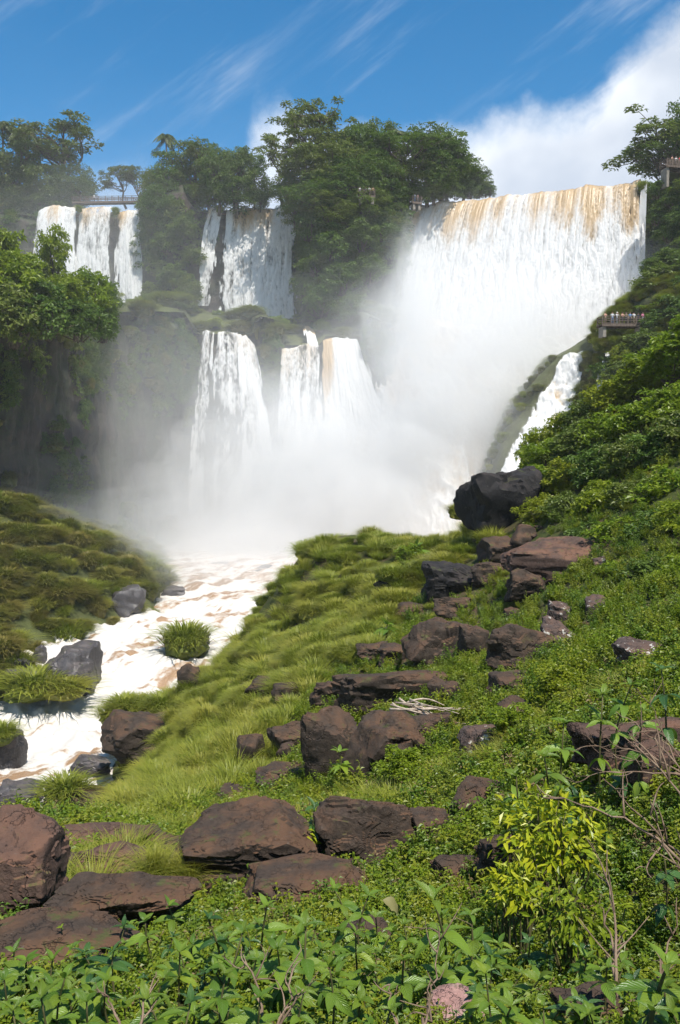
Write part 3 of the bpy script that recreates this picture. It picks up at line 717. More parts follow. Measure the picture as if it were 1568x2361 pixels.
def make_tree(seed, kind):
    """10 m tall; returns trunk mesh, crown mesh"""
    rg = np.random.default_rng(seed); H = 10.0; mb = MB(); cl = []
    if kind == 'dense':
        n = 84; cz, rx, rz_ = 0.52 * H, rg.uniform(0.30, 0.38) * H, rg.uniform(0.43, 0.48) * H
        d = rdir(n, rg); d[:, 2] = d[:, 2] * 0.8 + 0.2; d = unit(d)
        lob = 0.70 + 0.36 * (0.5 + 0.5 * fbm(d[:, 0] * 1.5, d[:, 1] * 1.5, d[:, 2] * 1.5, oct=2, seed=seed) * 2.0)
        rad = lob * np.where(rg.random(n) < 0.7, rg.uniform(0.8, 1.08, n), rg.uniform(0.35, 0.8, n))
        for i in range(n):
            c = np.array([0, 0, cz]) + d[i] * rad[i] * np.array([rx, rx, rz_]); cl.append((c, rg.uniform(0.075, 0.15) * H))
        V, T, tn = leaf_cloud(cl, 62, 0.42, rg)
        base = np.array([[0, 0, -0.4], [0.05, 0, 2], [0.1, 0.1, 4.2], [0.05, 0, 6.5]]); base[1:, :2] += rg.normal(0, 0.18, (3, 2))
        mb.tube(base, [0.30, 0.22, 0.17, 0.08], 7)
        for i in rg.choice(n, 16, False): mb.tube(bend(base[1] + (base[3] - base[1]) * rg.random() * 0.8, cl[i][0], rg, 5, 0.08, 0.05), np.linspace(0.1, 0.025, 5), 5)
    elif kind == 'open':
        tr = np.array([[0, 0, -0.4], [0.15, 0, 1.6], [0.1, 0.2, 3.2], [0.4, 0.1, 4.6]]); tr[1:, :2] += rg.normal(0, 0.3, (3, 2))
        mb.tube(tr, [0.26, 0.2, 0.17, 0.13], 7)
        nl = 10
        for j in range(nl):
            a = j * 2 * math.pi / nl + rg.normal(0, 0.3); rr = rg.uniform(1.4, 3.4); hz = rg.uniform(5.5, 9.0) if rr < 2.6 else rg.uniform(4.6, 7.4)
            e = np.array([math.cos(a) * rr, math.sin(a) * rr, hz]); s0 = tr[2] + (tr[3] - tr[2]) * rg.random()
            P = bend(s0, e, rg, 7, 0.12, -0.05); mb.tube(P, np.linspace(0.12, 0.045, 7), 5)
            for q in range(7):
                k0 = P[rg.integers(3, 7)]; e2 = e + rg.normal(size=3) * np.array([0.95, 0.95, 0.55])
                mb.tube(bend(k0, e2, rg, 5, 0.1), np.linspace(0.045, 0.015, 5), 4); cl.append((e2, rg.uniform(0.45, 0.85)))
        V, T, tn = leaf_cloud(cl, 58, 0.36, rg, flat=0.5, up=0.9)
    elif kind == 'shrub':
        n = 90; d = rdir(n, rg); d[:, 2] = np.where(d[:, 2] < -0.8, -d[:, 2], d[:, 2])
        for i in range(n):
            c = np.array([0, 0, 4.6]) + d[i] * np.array([4.3, 4.3, 4.9]) * rg.uniform(0.45, 1.0) * (0.8 + 0.3 * vnoise(d[i, 0] * 2, d[i, 1] * 2, d[i, 2] * 2, seed=seed)); cl.append((c, rg.uniform(0.55, 1.25)))
        V, T, tn = leaf_cloud(cl, 44, 0.56, rg, flat=0.9, up=0.35, W=0.5)
        for i in rg.choice(n, 10, False): mb.tube(bend((rg.normal(0, .4), rg.normal(0, .4), 0.9), cl[i][0], rg, 5, 0.1), np.linspace(0.14, 0.03, 5), 5)
    elif kind == 'palm':
        tr = np.array([[0, 0, -0.4], [0.1, 0, 2.5], [0.05, 0.1, 5], [0.15, 0.1, 8.5]]); mb.tube(tr, [0.16, 0.13, 0.12, 0.11], 7)
        Vs, Ts, tn = [], [], []; k = 0; top = tr[-1]
        for j in range(15):
            a = j * 2.4 + rg.normal(0, 0.2); el = rg.uniform(0.0, 1.35); L = rg.uniform(1.7, 2.2)
            t = np.linspace(0, 1, 15); h = np.array([math.cos(a), math.sin(a), 0])
            P = top + h * (L * t * math.cos(el) + 0.35 * L * t * t)[:, None] + np.array([0, 0, 1.0]) * (L * t * math.sin(el) - L * 1.05 * t ** 2.2)[:, None]
            mb2 = MB(); mb2.tube(P, np.linspace(0.035, 0.01, 15), 3); q = np.concatenate(mb2.V); Vs.append(q)
            qq = mb2.Q[0]; Ts.append(np.concatenate([qq[:, [0, 1, 2]], qq[:, [0, 2, 3]]]) + k); k += len(q); tn.append(np.full(len(q), 0.3))
            tg = np.gradient(P, axis=0); tg = unit(tg); sd = unit(np.cross(tg, np.array([0, 0, 1.0])))
            for s_ in (-1, 1):
                for rep in range(2):
                    c = P[2:] + tg[2:] * 0.1 * rep
                    ax = unit(sd[2:] * s_ + 0.55 * tg[2:] - np.array([0, 0, 0.75]) + rg.normal(0, 0.2, (13, 3)))
                    v_, t_ = leaves(c, ax, np.cross(ax, tg[2:]) * s_, 0.62 * np.sin(np.pi * (0.15 + 0.8 * t[2:])), 0.10, 0.02, 0.35)
                    Vs.append(v_); Ts.append(t_ + k); k += len(v_); tn.append(np.full(len(v_), rg.random()))
        V, T, tn = np.concatenate(Vs), np.concatenate(Ts), np.concatenate(tn)
    return mb, (V, T, tn)
PROTO = {}
def proto(key, seed, kind, leafmat, bark='bark'):
    mb, (V, T, tn) = make_tree(seed, kind)
    PROTO[key] = (mb.mesh(key + '_trunk', True, [M[bark]]), mesh_np(key + '_crown', V, T, False, {'tint': tn}, [M[leafmat]]))
for i in range(6): proto('dense%d' % i, 400 + i, 'dense', 'canopy')
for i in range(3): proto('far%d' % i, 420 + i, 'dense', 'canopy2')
for i in range(3): proto('open%d' % i, 430 + i, 'open', 'canopy')
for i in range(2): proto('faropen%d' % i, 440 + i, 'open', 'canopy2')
for i in range(4): proto('shrub%d' % i, 450 + i, 'shrub', 'bright')
for i in range(3): proto('bush%d' % i, 460 + i, 'shrub', 'canopy')
for i in range(2): proto('palm%d' % i, 470 + i, 'palm', 'palm')
def plant_tree(key, loc, h, w, label, name='broadleaf_tree', cat='tree', group=None, rz=None, tilt=(0, 0)):
    """h = height in metres, w = crown width in metres"""
    tm, cm = PROTO[key]
    nat = {'dense': 7.6, 'far': 7.6, 'open': 7.0, 'faropen': 7.0, 'shrub': 9.5, 'bush': 9.5, 'palm': 4.0}[key.rstrip('0123456789')]
    t = thing(name, loc, label, cat, group, (tilt[0], tilt[1], random.uniform(0, 6.28) if rz is None else rz), (w / nat, w / nat, h / 10.0))
    o1 = bpy.data.objects.new('trunk' if cat != 'shrub' else 'stems', tm); COL.objects.link(o1); o1.parent = t
    o2 = bpy.data.objects.new('crown' if cat != 'shrub' else 'foliage', cm); COL.objects.link(o2); o2.parent = t
    return t
def tree_px(key, x, ybase, ytop, wpx, Y, label, **kw):
    b = at(x, ybase, Y); tp = at(x, ytop, Y)
    return plant_tree(key, b, (tp[2] - b[2]), wpx / F * Y, label, **kw)

def blades(n, rg, rad, hgt, wid, lean=(0.1, 0.9), droop=0.6, seg=4):
    """grass blades from a disc of radius rad, arching outwards"""
    a = rg.uniform(0, 2 * np.pi, n); rr = rad * np.sqrt(rg.random(n)); a2 = a + rg.normal(0, 0.5, n)
    h = hgt * rg.uniform(0.6, 1.15, n); ln = rg.uniform(lean[0], lean[1], n) * (0.35 + 0.8 * rr / max(rad, 1e-6)); w = wid * rg.uniform(0.7, 1.3, n)
    base = np.stack([np.cos(a) * rr, np.sin(a) * rr, np.zeros(n)], 1); out = np.stack([np.cos(a2), np.sin(a2), np.zeros(n)], 1); sd = np.stack([-np.sin(a2), np.cos(a2), np.zeros(n)], 1)
    V = []; ts = np.linspace(0, 1, seg)
    for t in ts:
        c = base + out * (h * ln * (t + droop * t * t))[:, None] + np.array([0, 0, 1.0]) * (h * (t - droop * (0.35 + ln * 0.5) * t * t))[:, None]
        ww = (w * (1 - 0.85 * t) * 0.5)[:, None] * sd
        V += [c - ww, c + ww] if t < 1 else [c]
    V = np.stack(V, 1); m = V.shape[1]; i = np.arange(n)[:, None] * m; T = []
    for s in range(seg - 2): T += [i + np.array([[2 * s, 2 * s + 1, 2 * s + 3]]), i + np.array([[2 * s, 2 * s + 3, 2 * s + 2]])]
    T.append(i + np.array([[m - 3, m - 2, m - 1]]))
    return V.reshape(-1, 3), np.concatenate(T), np.repeat(rg.random(n), m)
def grass_proto(name, seed, n, rad, hgt, wid, mat, dome=0.0, **kw):
    rg = np.random.default_rng(seed); V, T, tn = blades(n, rg, rad, hgt, wid, **kw)
    if dome:
        r = np.hypot(V[:, 0], V[:, 1]); 
        m = V.reshape(n, -1, 3); b = m[:, 0, :2]; rb = np.clip(np.hypot(b[:, 0], b[:, 1]) / rad, 0, 1)
        m[:, :, 2] += (dome * np.sqrt(np.maximum(1 - rb ** 2, 0)))[:, None]; V = m.reshape(-1, 3)
        d, t2 = ico(3); d = d.copy(); d = d * np.array([rad * 0.98, rad * 0.98, dome * 1.02]) * (1 + 0.08 * rg.normal(size=(len(d), 1)))
        T = np.concatenate([T, t2 + len(V)]); V = np.concatenate([V, d]); tn = np.concatenate([tn, np.full(len(d), 0.1)])
    return mesh_np(name, V, T, False, {'tint': tn}, [M[mat]])
GRASS = [grass_proto('grass', 500 + i, 260, 0.42, 0.85, 0.034, 'grass', lean=(0.1, 0.75), droop=0.75) for i in range(3)]
GRASSN = [grass_proto('grass_near', 510 + i, 200, 0.16, 0.75, 0.013, 'grass', lean=(0.1, 0.9), droop=0.8, seg=6) for i in range(2)]
TUSS = [grass_proto('tussock', 520 + i, 640, 1.0, 0.75, 0.075, 'tuss', dome=0.75, lean=(0.3, 1.15), droop=0.95) for i in range(3)]
TUSSG = [grass_proto('green_tussock', 530 + i, 640, 1.0, 0.95, 0.062, 'grass', dome=0.5, lean=(0.15, 1.05), droop=0.85) for i in range(3)]
def herb_proto(name, seed, stems, hgt, per, L, mat, W=0.5):
    rg = np.random.default_rng(seed); mb = MB(); Cs, A, Nn, LL = [], [], [], []
    for s in range(stems):
        a = rg.uniform(0, 6.28); r0 = rg.uniform(0, 0.12) * hgt; e = np.array([math.cos(a), math.sin(a), 0]) * hgt * rg.uniform(0.05, 0.55) + np.array([0, 0, hgt * rg.uniform(0.55, 1.1)])
        P = bend((math.cos(a) * r0, math.sin(a) * r0, -0.03), e, rg, 5, 0.07); mb.tube(P, np.linspace(0.012, 0.005, 5) * hgt * 2, 3)
        for k in range(per):
            t = 0.25 + 0.75 * (k + 1) / per; i = t * 4; i0 = min(int(i), 3); p = P[i0] + (P[i0 + 1] - P[i0]) * (i - i0); b = k * 2.4 + rg.normal(0, 0.4)
            o = np.array([math.cos(b), math.sin(b), rg.uniform(-0.1, 0.6)]); Cs.append(p); A.append(o); Nn.append(np.array([0, 0, 1.0]) + 0.35 * rg.normal(size=3)); LL.append(L * rg.uniform(0.6, 1.25) * (1.15 - 0.4 * t))
    V, T = leaves(np.array(Cs), np.array(A), np.array(Nn), np.array(LL), np.array(LL) * W, 0.1, 0.3); n = len(Cs)
    tn = np.repeat(np.clip(rg.normal(0.45, 0.28, n), 0, 1), 4); sv = np.concatenate(mb.V); q = np.concatenate(mb.Q)
    return mesh_np(name, np.concatenate([V, sv]), np.concatenate([T, q[:, [0, 1, 2]] + len(V), q[:, [0, 2, 3]] + len(V)]), False, {'tint': np.concatenate([tn, np.full(len(sv), 0.2)])}, [M[mat]])
HERB = [herb_proto('herb', 540 + i, 9, 0.38, 9, 0.085, ['herb', 'herb', 'bright', 'herbdark'][i]) for i in range(4)]
HERB.append(herb_proto('dry_herb', 548, 7, 0.36, 6, 0.07, 'dryleaf'))
HERBF = [herb_proto('low_bush', 550 + i, 14, 0.75, 12, 0.13, ['herb', 'herbdark', 'bright', 'herb'][i]) for i in range(4)]
CREEP = []
for i in range(3):
    rg_ = np.random.default_rng(560 + i); cl_ = []
    for k in range(26): cl_.append((np.array([rg_.normal(0, 0.8), rg_.normal(0, 0.25) , -4.2 * rg_.random() ** 1.3 + 0.4]), rg_.uniform(0.3, 0.75)))
    V_, T_, tn_ = leaf_cloud(cl_, 42, 0.36, rg_, flat=1.1)
    CREEP.append(mesh_np('creeper', V_, T_, False, {'tint': tn_}, [M['canopy']]))

def scatter(name, protos, P, rot, scl, idx, label, cat):
    """uncountable cover: one object whose points carry the plants"""
    me = bpy.data.meshes.new(name); n = len(P)
    me.vertices.add(n); me.vertices.foreach_set('co', np.asarray(P, np.float32).ravel())
    for k, a in (('rot', rot), ('scl', scl)):
        t = me.attributes.new(k, 'FLOAT_VECTOR', 'POINT'); t.data.foreach_set('vector', np.asarray(a, np.float32).ravel())
    t = me.attributes.new('pick', 'INT', 'POINT'); t.data.foreach_set('value', np.asarray(idx, np.int32))
    o = obj(name, me, None, kind='stuff', label=label, cat=cat)
    g = bpy.data.node_groups.new(name, 'GeometryNodeTree')
    g.interface.new_socket('Geometry', in_out='INPUT', socket_type='NodeSocketGeometry'); g.interface.new_socket('Geometry', in_out='OUTPUT', socket_type='NodeSocketGeometry')
    N = g.nodes.new; L = g.links.new
    gi = N('NodeGroupInput'); go = N('NodeGroupOutput'); ip = N('GeometryNodeInstanceOnPoints'); jn = N('GeometryNodeJoinGeometry')
    for me_ in reversed(protos):
        po = bpy.data.objects.new(me_.name, me_); oi = N('GeometryNodeObjectInfo'); oi.inputs['Object'].default_value = po; oi.inputs['As Instance'].default_value = True
        L(oi.outputs['Geometry'], jn.inputs[0])
    def na(nm, ty):
        a = N('GeometryNodeInputNamedAttribute'); a.data_type = ty; a.inputs['Name'].default_value = nm; return a.outputs['Attribute']
    L(gi.outputs[0], ip.inputs['Points']); L(jn.outputs[0], ip.inputs['Instance']); ip.inputs['Pick Instance'].default_value = True
    L(na('pick', 'INT'), ip.inputs['Instance Index'])
    er = N('FunctionNodeEulerToRotation'); L(na('rot', 'FLOAT_VECTOR'), er.inputs[0]); L(er.outputs[0], ip.inputs['Rotation'])
    L(na('scl', 'FLOAT_VECTOR'), ip.inputs['Scale']); L(ip.outputs[0], go.inputs[0])
    md = o.modifiers.new('plants', 'NODES'); md.node_group = g
    return o
def copies(name, mesh, loc, scl, rot, label, cat, group):
    o = bpy.data.objects.new(name, mesh); COL.objects.link(o); o.location = loc; o.scale = scl; o.rotation_euler = rot
    return tag(o, label, cat, group)
def in_poly(x, y, poly):
    x = np.asarray(x); y = np.asarray(y); r = np.zeros(x.shape, bool); n = len(poly)
    for i in range(n):
        x1, y1 = poly[i]; x2, y2 = poly[(i + 1) % n]
        c = ((y1 > y) != (y2 > y)) & (x < (x2 - x1) * (y - y1) / (y2 - y1 + 1e-9) + x1); r ^= c
    return r
def surf_sample(V, n, rg):
    """random points on a grid surface with outward normals"""
    a = V[:-1, :-1].reshape(-1, 3); b = V[1:, :-1].reshape(-1, 3); c = V[:-1, 1:].reshape(-1, 3)
    nr = np.cross(b - a, c - a); ar = np.linalg.norm(nr, axis=1); k = rg.choice(len(a), n, p=ar / ar.sum())
    s, t = rg.random((2, n, 1)); return a[k] + (b - a)[k] * s + (c - a)[k] * t, unit(nr[k])

# ================================================================== trees on the rim
rt = np.random.default_rng(90)
G1 = 'hazy trees above the far left falls'
tree_px('faropen0', 132, 490, 248, 200, 207, 'tall spreading tree with pale crown above the far left falls', rz=1.0)
tree_px('palm0', 64, 480, 268, 66, 204, 'palm with drooping fronds beside the tall pale-crowned tree', name='palm_tree', cat='palm')
tree_px('palm1', 10, 480, 255, 66, 204, 'palm at the left edge of the photograph', name='palm_tree', cat='palm')
for x, yb, yt, w in ((30, 520, 350, 130), (95, 515, 370, 130), (165, 500, 375, 110), (-30, 520, 330, 140), (60, 540, 420, 150), (130, 525, 430, 120), (185, 478, 405, 70), (20, 560, 440, 160)):
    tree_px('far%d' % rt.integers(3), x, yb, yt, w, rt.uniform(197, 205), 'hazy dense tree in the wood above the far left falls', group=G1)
tree_px('faropen1', 290, 478, 372, 78, 200, 'small leaning open tree beside the footbridge', tilt=(0, -0.28), rz=0.4)
tree_px('faropen0', 322, 475, 376, 74, 199, 'small open tree right of the leaning tree by the footbridge', rz=2.2)
G2 = 'trees on the headland between the upper falls'
for x, yb, yt, w in ((360, 490, 385, 80), (395, 490, 345, 105), (452, 500, 322, 125), (505, 492, 332, 95), (548, 490, 338, 95), (588, 492, 348, 62), (606, 492, 420, 58), (425, 520, 400, 120), (480, 505, 410, 110), (545, 500, 410, 110), (360, 520, 430, 80), (600, 488, 440, 50)):
    tree_px('dense%d' % rt.integers(6), x, yb, yt, w, rt.uniform(184, 192), 'dense broadleaf tree on the headland between the upper falls', group=G2)
tree_px('palm0', 383, 480, 292, 62, 194, 'lone palm standing above the trees between the upper falls', name='palm_tree', cat='palm')
G3 = 'trees of the wooded headland beside the huge fall'
tree_px('open0', 722, 440, 222, 165, 180, 'tallest open-crowned tree of the central wooded headland', rz=0.3)
tree_px('open1', 655, 470, 290, 130, 179, 'open tree reaching left from the central wooded headland', rz=2.0, tilt=(0, -0.15))
tree_px('open2', 935, 450, 272, 170, 182, 'open-crowned tree with pale blossom tufts on the central headland', rz=4.0)
tree_px('palm1', 915, 420, 285, 62, 184, 'palm half hidden in the trees of the central headland', name='palm_tree', cat='palm')
for x, yb, yt, w, y in ((770, 480, 300, 150, 178), (700, 480, 330, 130, 176), (830, 480, 285, 130, 181), (880, 460, 268, 110, 184), (985, 470, 285, 130, 184), (1030, 465, 315, 120, 185), (1068, 462, 365, 100, 186), (1100, 456, 405, 64, 187), (660, 490, 400, 85, 176),
        (720, 520, 400, 140, 174), (800, 500, 370, 150, 175), (870, 490, 350, 130, 178), (940, 480, 350, 120, 181), (1000, 470, 380, 110, 183), (760, 545, 440, 130, 173), (840, 540, 430, 130, 174), (680, 530, 450, 70, 175), (905, 500, 410, 90, 179), (800, 430, 310, 100, 186), (1120, 455, 425, 40, 187)):
    tree_px('dense%d' % rt.integers(6), x, yb, yt, w, y, 'dense dark tree of the wooded headland beside the huge fall', group=G3)
G4 = 'trees above the right wall of the huge fall'
tree_px('open1', 1560, 470, 262, 230, 175, 'layered tree spreading over the right end of the huge fall', rz=5.0)
tree_px('open0', 1545, 480, 330, 170, 174, 'low branching tree under the layered tree at the right edge', rz=1.5)
for x, yb, yt, w, y in ((1585, 470, 210, 130, 178), (1640, 480, 200, 200, 176), (1600, 470, 300, 120, 174), (1700, 480, 190, 220, 174)):
    tree_px('dense%d' % rt.integers(6), x, yb, yt, w, y, 'dense tree rising behind the upper viewing deck', group=G4)
G5 = 'shrubs on the right wall of the huge fall'
for x, y_, w, Y in ((1515, 440, 55, 160), (1550, 460, 70, 158), (1515, 500, 55, 160), (1545, 540, 70, 157), (1575, 500, 70, 155), (1560, 600, 80, 153), (1600, 560, 90, 152), (1600, 430, 90, 155)):
    tree_px('bush%d' % rt.integers(3), x, y_ + 25, y_ - 30, w * 1.25, Y, 'leafy shrub clinging to the wall right of the huge fall', name='shrub', cat='shrub', group=G5)
G6 = 'trees crowning the near left cliff'
for k_, x, yb, yt, w, y in (('shrub0', 10, 720, 484, 150, 112), ('shrub1', 126, 670, 504, 84, 117), ('shrub2', 50, 760, 575, 180, 110), ('shrub3', 150, 760, 610, 140, 114), ('shrub0', 205, 770, 592, 130, 118), ('bush1', 245, 770, 622, 90, 121), ('bush0', 110, 800, 640, 170, 109),
                            ('bush2', 30, 820, 640, 180, 106), ('bush1', 180, 800, 670, 150, 113), ('bush0', -40, 760, 520, 200, 110), ('bush2', 235, 800, 690, 90, 119), ('shrub1', 90, 700, 575, 120, 118)):
    tree_px(k_, x, yb, yt, w * 1.1, y, 'bushy tree crowning the near left cliff', name='bushy_tree', cat='tree', group=G6)
G7 = 'bushes clinging to the upper cliff'
for x, y_, w, Y in ((355,520,60,186),(385,560,70,184),(420,530,80,184),(445,590,60,184),(370,620,60,185),(400,640,80,183),(430,670,80,182),(350,680,70,183),(715,520,90,174),(770,560,100,172),(830,540,100,172),(880,520,90,175),(725,600,90,173),(790,640,100,171),(850,620,90,172),(740,690,100,171),(815,710,90,170),(905,560,60,178),(700,660,70,174)):
    tree_px('bush%d' % rt.integers(3), x, y_ + 0.5 * w, y_ - 0.5 * w, w * 1.2, Y, 'dark bush clinging to the upper cliff between the falls', name='shrub', cat='shrub', group=G7)
for x, w, Y in ((960,60,181),(990,60,182),(1020,60,183),(1050,56,184),(1078,50,185),(1104,44,186),(1128,30,186.5)):
    tree_px('bush%d' % rt.integers(3), x, 474 - (x - 950) * 0.09, 418 - (x - 950) * 0.02, w * 1.2, Y, 'low dark bush along the lip left of the huge curtain waterfall', name='shrub', cat='shrub', group='bushes along the lip')
for k_, x, yb, yt, w, Y, l in (('open0',478,470,322,100,190,'open-limbed tree rising over the wood between the upper falls'),('open2',540,480,326,100,188,'open-limbed tree at the right of the wood between the upper falls'),('open1',810,460,282,130,184,'open-limbed tree in the middle of the central headland'),('open0',1015,460,290,120,186,'open-limbed tree near the right end of the central headland'),('open2',1085,456,370,80,187,'small open tree closest to the lip of the huge fall'),('faropen1',40,500,290,130,203,'open hazy tree between the two left palms')):
    tree_px(k_, x, yb, yt, w, Y, l)
# terrace shrubs
rs_ = np.random.default_rng(91)
for i in range(46):
    u_, v_ = rs_.integers(45, 148), rs_.integers(2, 40); p = tv[u_, v_]; s = rs_.uniform(2.2, 5.0)
    plant_tree('bush%d' % rs_.integers(3) if rs_.random() < 0.6 else 'shrub%d' % rs_.integers(4), p - np.array([0, 0, 0.3]), s * rs_.uniform(0.5, 0.75), s * 1.3, 'low green shrub on the misty grass terrace above the lower falls', 'shrub', 'shrub', 'shrubs on the grass terrace')
for i in range(46):
    u_, v_ = rs_.integers(42, 149), int(26 * rs_.random() ** 1.6); p = tv[u_, v_]; s = rs_.uniform(1.0, 2.6)
    copies('grass_tussock', TUSS[rs_.integers(3)], p, (s, s, s * 0.8), (0, 0, rs_.uniform(0, 6.28)), 'olive grass tussock on the terrace above the lower falls', 'tussock', 'tussocks on the terrace')
# shrubs around the platform on the right slope
for (x, y_, w, Y) in ((1505, 655, 80, 134), (1530, 650, 130, 131), (1512, 745, 80, 124), (1530, 715, 100, 127), (1560, 720, 130, 124), (1445, 822, 90, 124), (1490, 800, 130, 123), (1555, 810, 140, 120), (1400, 850, 80, 127), (1600, 640, 150, 128), (1450, 860, 110, 122), (1520, 880, 140, 117), (1610, 780, 150, 119), (1500, 615, 60, 137), (1545, 600, 90, 134)):
    tree_px('bush%d' % rs_.integers(3) if rs_.random() < 0.55 else 'shrub%d' % rs_.integers(4), x, y_ + 0.42 * w, y_ - 0.42 * w, w * 1.25, Y, 'leafy shrub on the slope around the viewing platform', name='shrub', cat='shrub', group='shrubs around the viewing platform')
# hanging greenery on the cliffs
def hang(name, V, n, seed, cond, protos, s0, s1, label, tilt=0.0):
    rg = np.random.default_rng(seed); P, Nn = surf_sample(V, n, rg); k = cond(P, rg)
    P, Nn = P[k], Nn[k]; n = len(P); az = np.arctan2(Nn[:, 1], Nn[:, 0]); sgn = np.where(Nn[:, 1] > 0, -1, 1)
    Nn = Nn * sgn[:, None]; az = np.arctan2(Nn[:, 1], Nn[:, 0])
    s = rg.uniform(s0, s1, n)
    rot = np.stack([np.full(n, tilt), np.zeros(n), az + np.pi / 2 + rg.normal(0, 0.4, n)], 1)
    scatter(name, protos, P + Nn * 0.15, rot, np.stack([s, s, s * rg.uniform(0.8, 1.4, n)], 1), rg.integers(0, len(protos), n), label, 'greenery')
def c_rim(P, rg):
    f = fbm(P[:, 0] * 0.09, P[:, 2] * 0.07, P[:, 1] * 0.09, oct=3, seed=12)
    px_, _y = proj(P); wet = ((px_ > 90) & (px_ < 335)) | ((px_ > 490) & (px_ < 682)) | ((px_ > 948) & (px_ < 1485))
    return (f + 0.5 * sst(P[:, 2], 55, 78) + rg.random(len(P)) * 0.5 > 0.42) & ~wet
hang('cliff_greenery', V_rim, 3600, 13, c_rim, CREEP, 0.8, 1.9, 'creepers and bushes hanging down the upper cliff between the falls')
def c_ter(P, rg):
    f = fbm(P[:, 0] * 0.12, P[:, 2] * 0.05, P[:, 1] * 0.12, oct=3, seed=14); px_, _y = proj(P)
    wet = ((px_ > 450) & (px_ < 600)) | ((px_ > 640) & (px_ < 830))
    return (f * 1.1 + 0.55 * sst(P[:, 2], 24, 44) + 0.5 * sst(-P[:, 2], -16, -4) + rg.random(len(P)) * 0.45 > 0.52) & ~wet & (P[:, 0] > -75)
hang('cliff_greenery', V_ter, 3600, 15, c_ter, CREEP + [TUSS[0]], 0.5, 1.25, 'ferns and creepers hanging on the dark lower cliff')
hang('slope_grass', V_slope, 1500, 16, lambda P, rg: proj(P)[0] > 1356 - 0.33 * (proj(P)[1] - 815) , TUSS + TUSSG, 0.5, 1.1, 'mossy grass covering the slope below the viewing platform')
hang('slope_grass', V_slope, 900, 17, lambda P, rg: proj(P)[0] < 1280 - 0.56 * (proj(P)[1] - 822) , TUSS + TUSSG, 0.4, 0.8, 'mossy grass on the rock rib left of the slanting cascade')

# ================================================================== boulders
def rots(n, rg, t=0.12): return np.stack([rg.normal(0, t, n), rg.normal(0, t, n), rg.uniform(0, 6.28, n)], 1)
def boulder_mesh(seed, sub, dims, rough=0.05, facets=6, flat=0.0):
    rg = np.random.default_rng(seed); V, T = ico(sub)
    ax = np.array([[1, 0, 0], [-1, 0, 0], [0, 1, 0], [0, -1, 0], [0, 0, 1], [0, 0, -1.0]]); nn = unit(np.concatenate([ax + rg.normal(0, 0.26, (6, 3)), rdir(facets, rg)]))
    dd = np.concatenate([rg.uniform(0.62, 0.84, 6), rg.uniform(0.70, 1.0, facets)])
    c = V @ nn.T; r = np.where(c > 0.05, dd[None, :] / np.maximum(c, 0.05), 9.0)
    k = 60.0; rr = -np.log(np.exp(-k * np.minimum(r, 1.25)).sum(1) + np.exp(-k * 1.15)) / k
    P = V * rr[:, None]
    o = seed * 1.37
    n1 = fbm(P[:, 0] * 1.7 + o, P[:, 1] * 1.7, P[:, 2] * 1.7, oct=6, seed=seed, gain=0.52)
    lay = fbm(P[:, 0] * 0.8, P[:, 1] * 0.8, P[:, 2] * 5 + o, oct=2, seed=seed + 5)
    blk = np.floor(fbm(P[:, 0] * 1.5 - o, P[:, 1] * 1.5, P[:, 2] * 1.9, oct=2, seed=seed + 7) * 4.5) / 4.5
    P = P * (1 + rough * 1.6 * n1 + 0.03 * lay + 0.24 * blk)[:, None]
    P = P / np.abs(P).max(0)
    P = P * np.asarray(dims) / 2
    me = mesh_np('boulder', P, T, True)
    try: me.set_sharp_from_angle(angle=R(32))
    except Exception: pass
    return me
BOULD = []
def boulder(bb, label, mat='rock', seed=1, Y=None, depth=0.9, on='hill', sub=5, grow=(1.12, 1.25), name='boulder', rough=0.05, tilt=0.0):
    x0, y0, x1, y1 = bb; xc = (x0 + x1) / 2
    if on == 'hill':
        hf = hit(xc, y1); hb = hit(xc, y0 + 0.2 * (y1 - y0)); lim = None
        if hf is None: hf = at(xc, y1, Y or 60)
        if Y is not None and hf[1] > 1.5 * Y: hf = at(xc, y1, Y)
        if hb is not None: lim = hb[1]
    elif on == 'river': hf = hit(xc, y1, river_z, np.linspace(34, 175, 700)); lim = None
    else: hf = at(xc, y1, Y); lim = None
    Yf = hf[1]; w = (x1 - x0) / F * Yf * (1.22 if on == 'hill' else 1.06); dp = w * depth; Yc = Yf + 0.38 * dp
    if lim is not None: Yc = min(Yc, 0.55 * Yf + 0.45 * max(lim, Yf + 0.1))
    top = at(xc, y0, Yc + 0.30 * dp if on == 'hill' else Yc); top[0] *= Yc / top[1]; hh = max(top[2] - hf[2], 0.3 * w * 0.5) * 1.28
    c = np.array([top[0], Yc, top[2] - hh * 0.47])
    if Yc < 14 and sub == 5: sub = 6
    o = obj(name, boulder_mesh(seed, sub, (w, dp, hh), rough), M[mat], loc=c, label=label, cat='boulder')
    o.rotation_euler = (tilt, 0, 0)
    BOULD.append((c[0], c[1], c[2], w * 0.5, dp * 0.5, hh * 0.5))
    if on == 'river': ROCKS_RIVER.append((c[0], c[1], w * 0.55))
    return o
bl = boulder
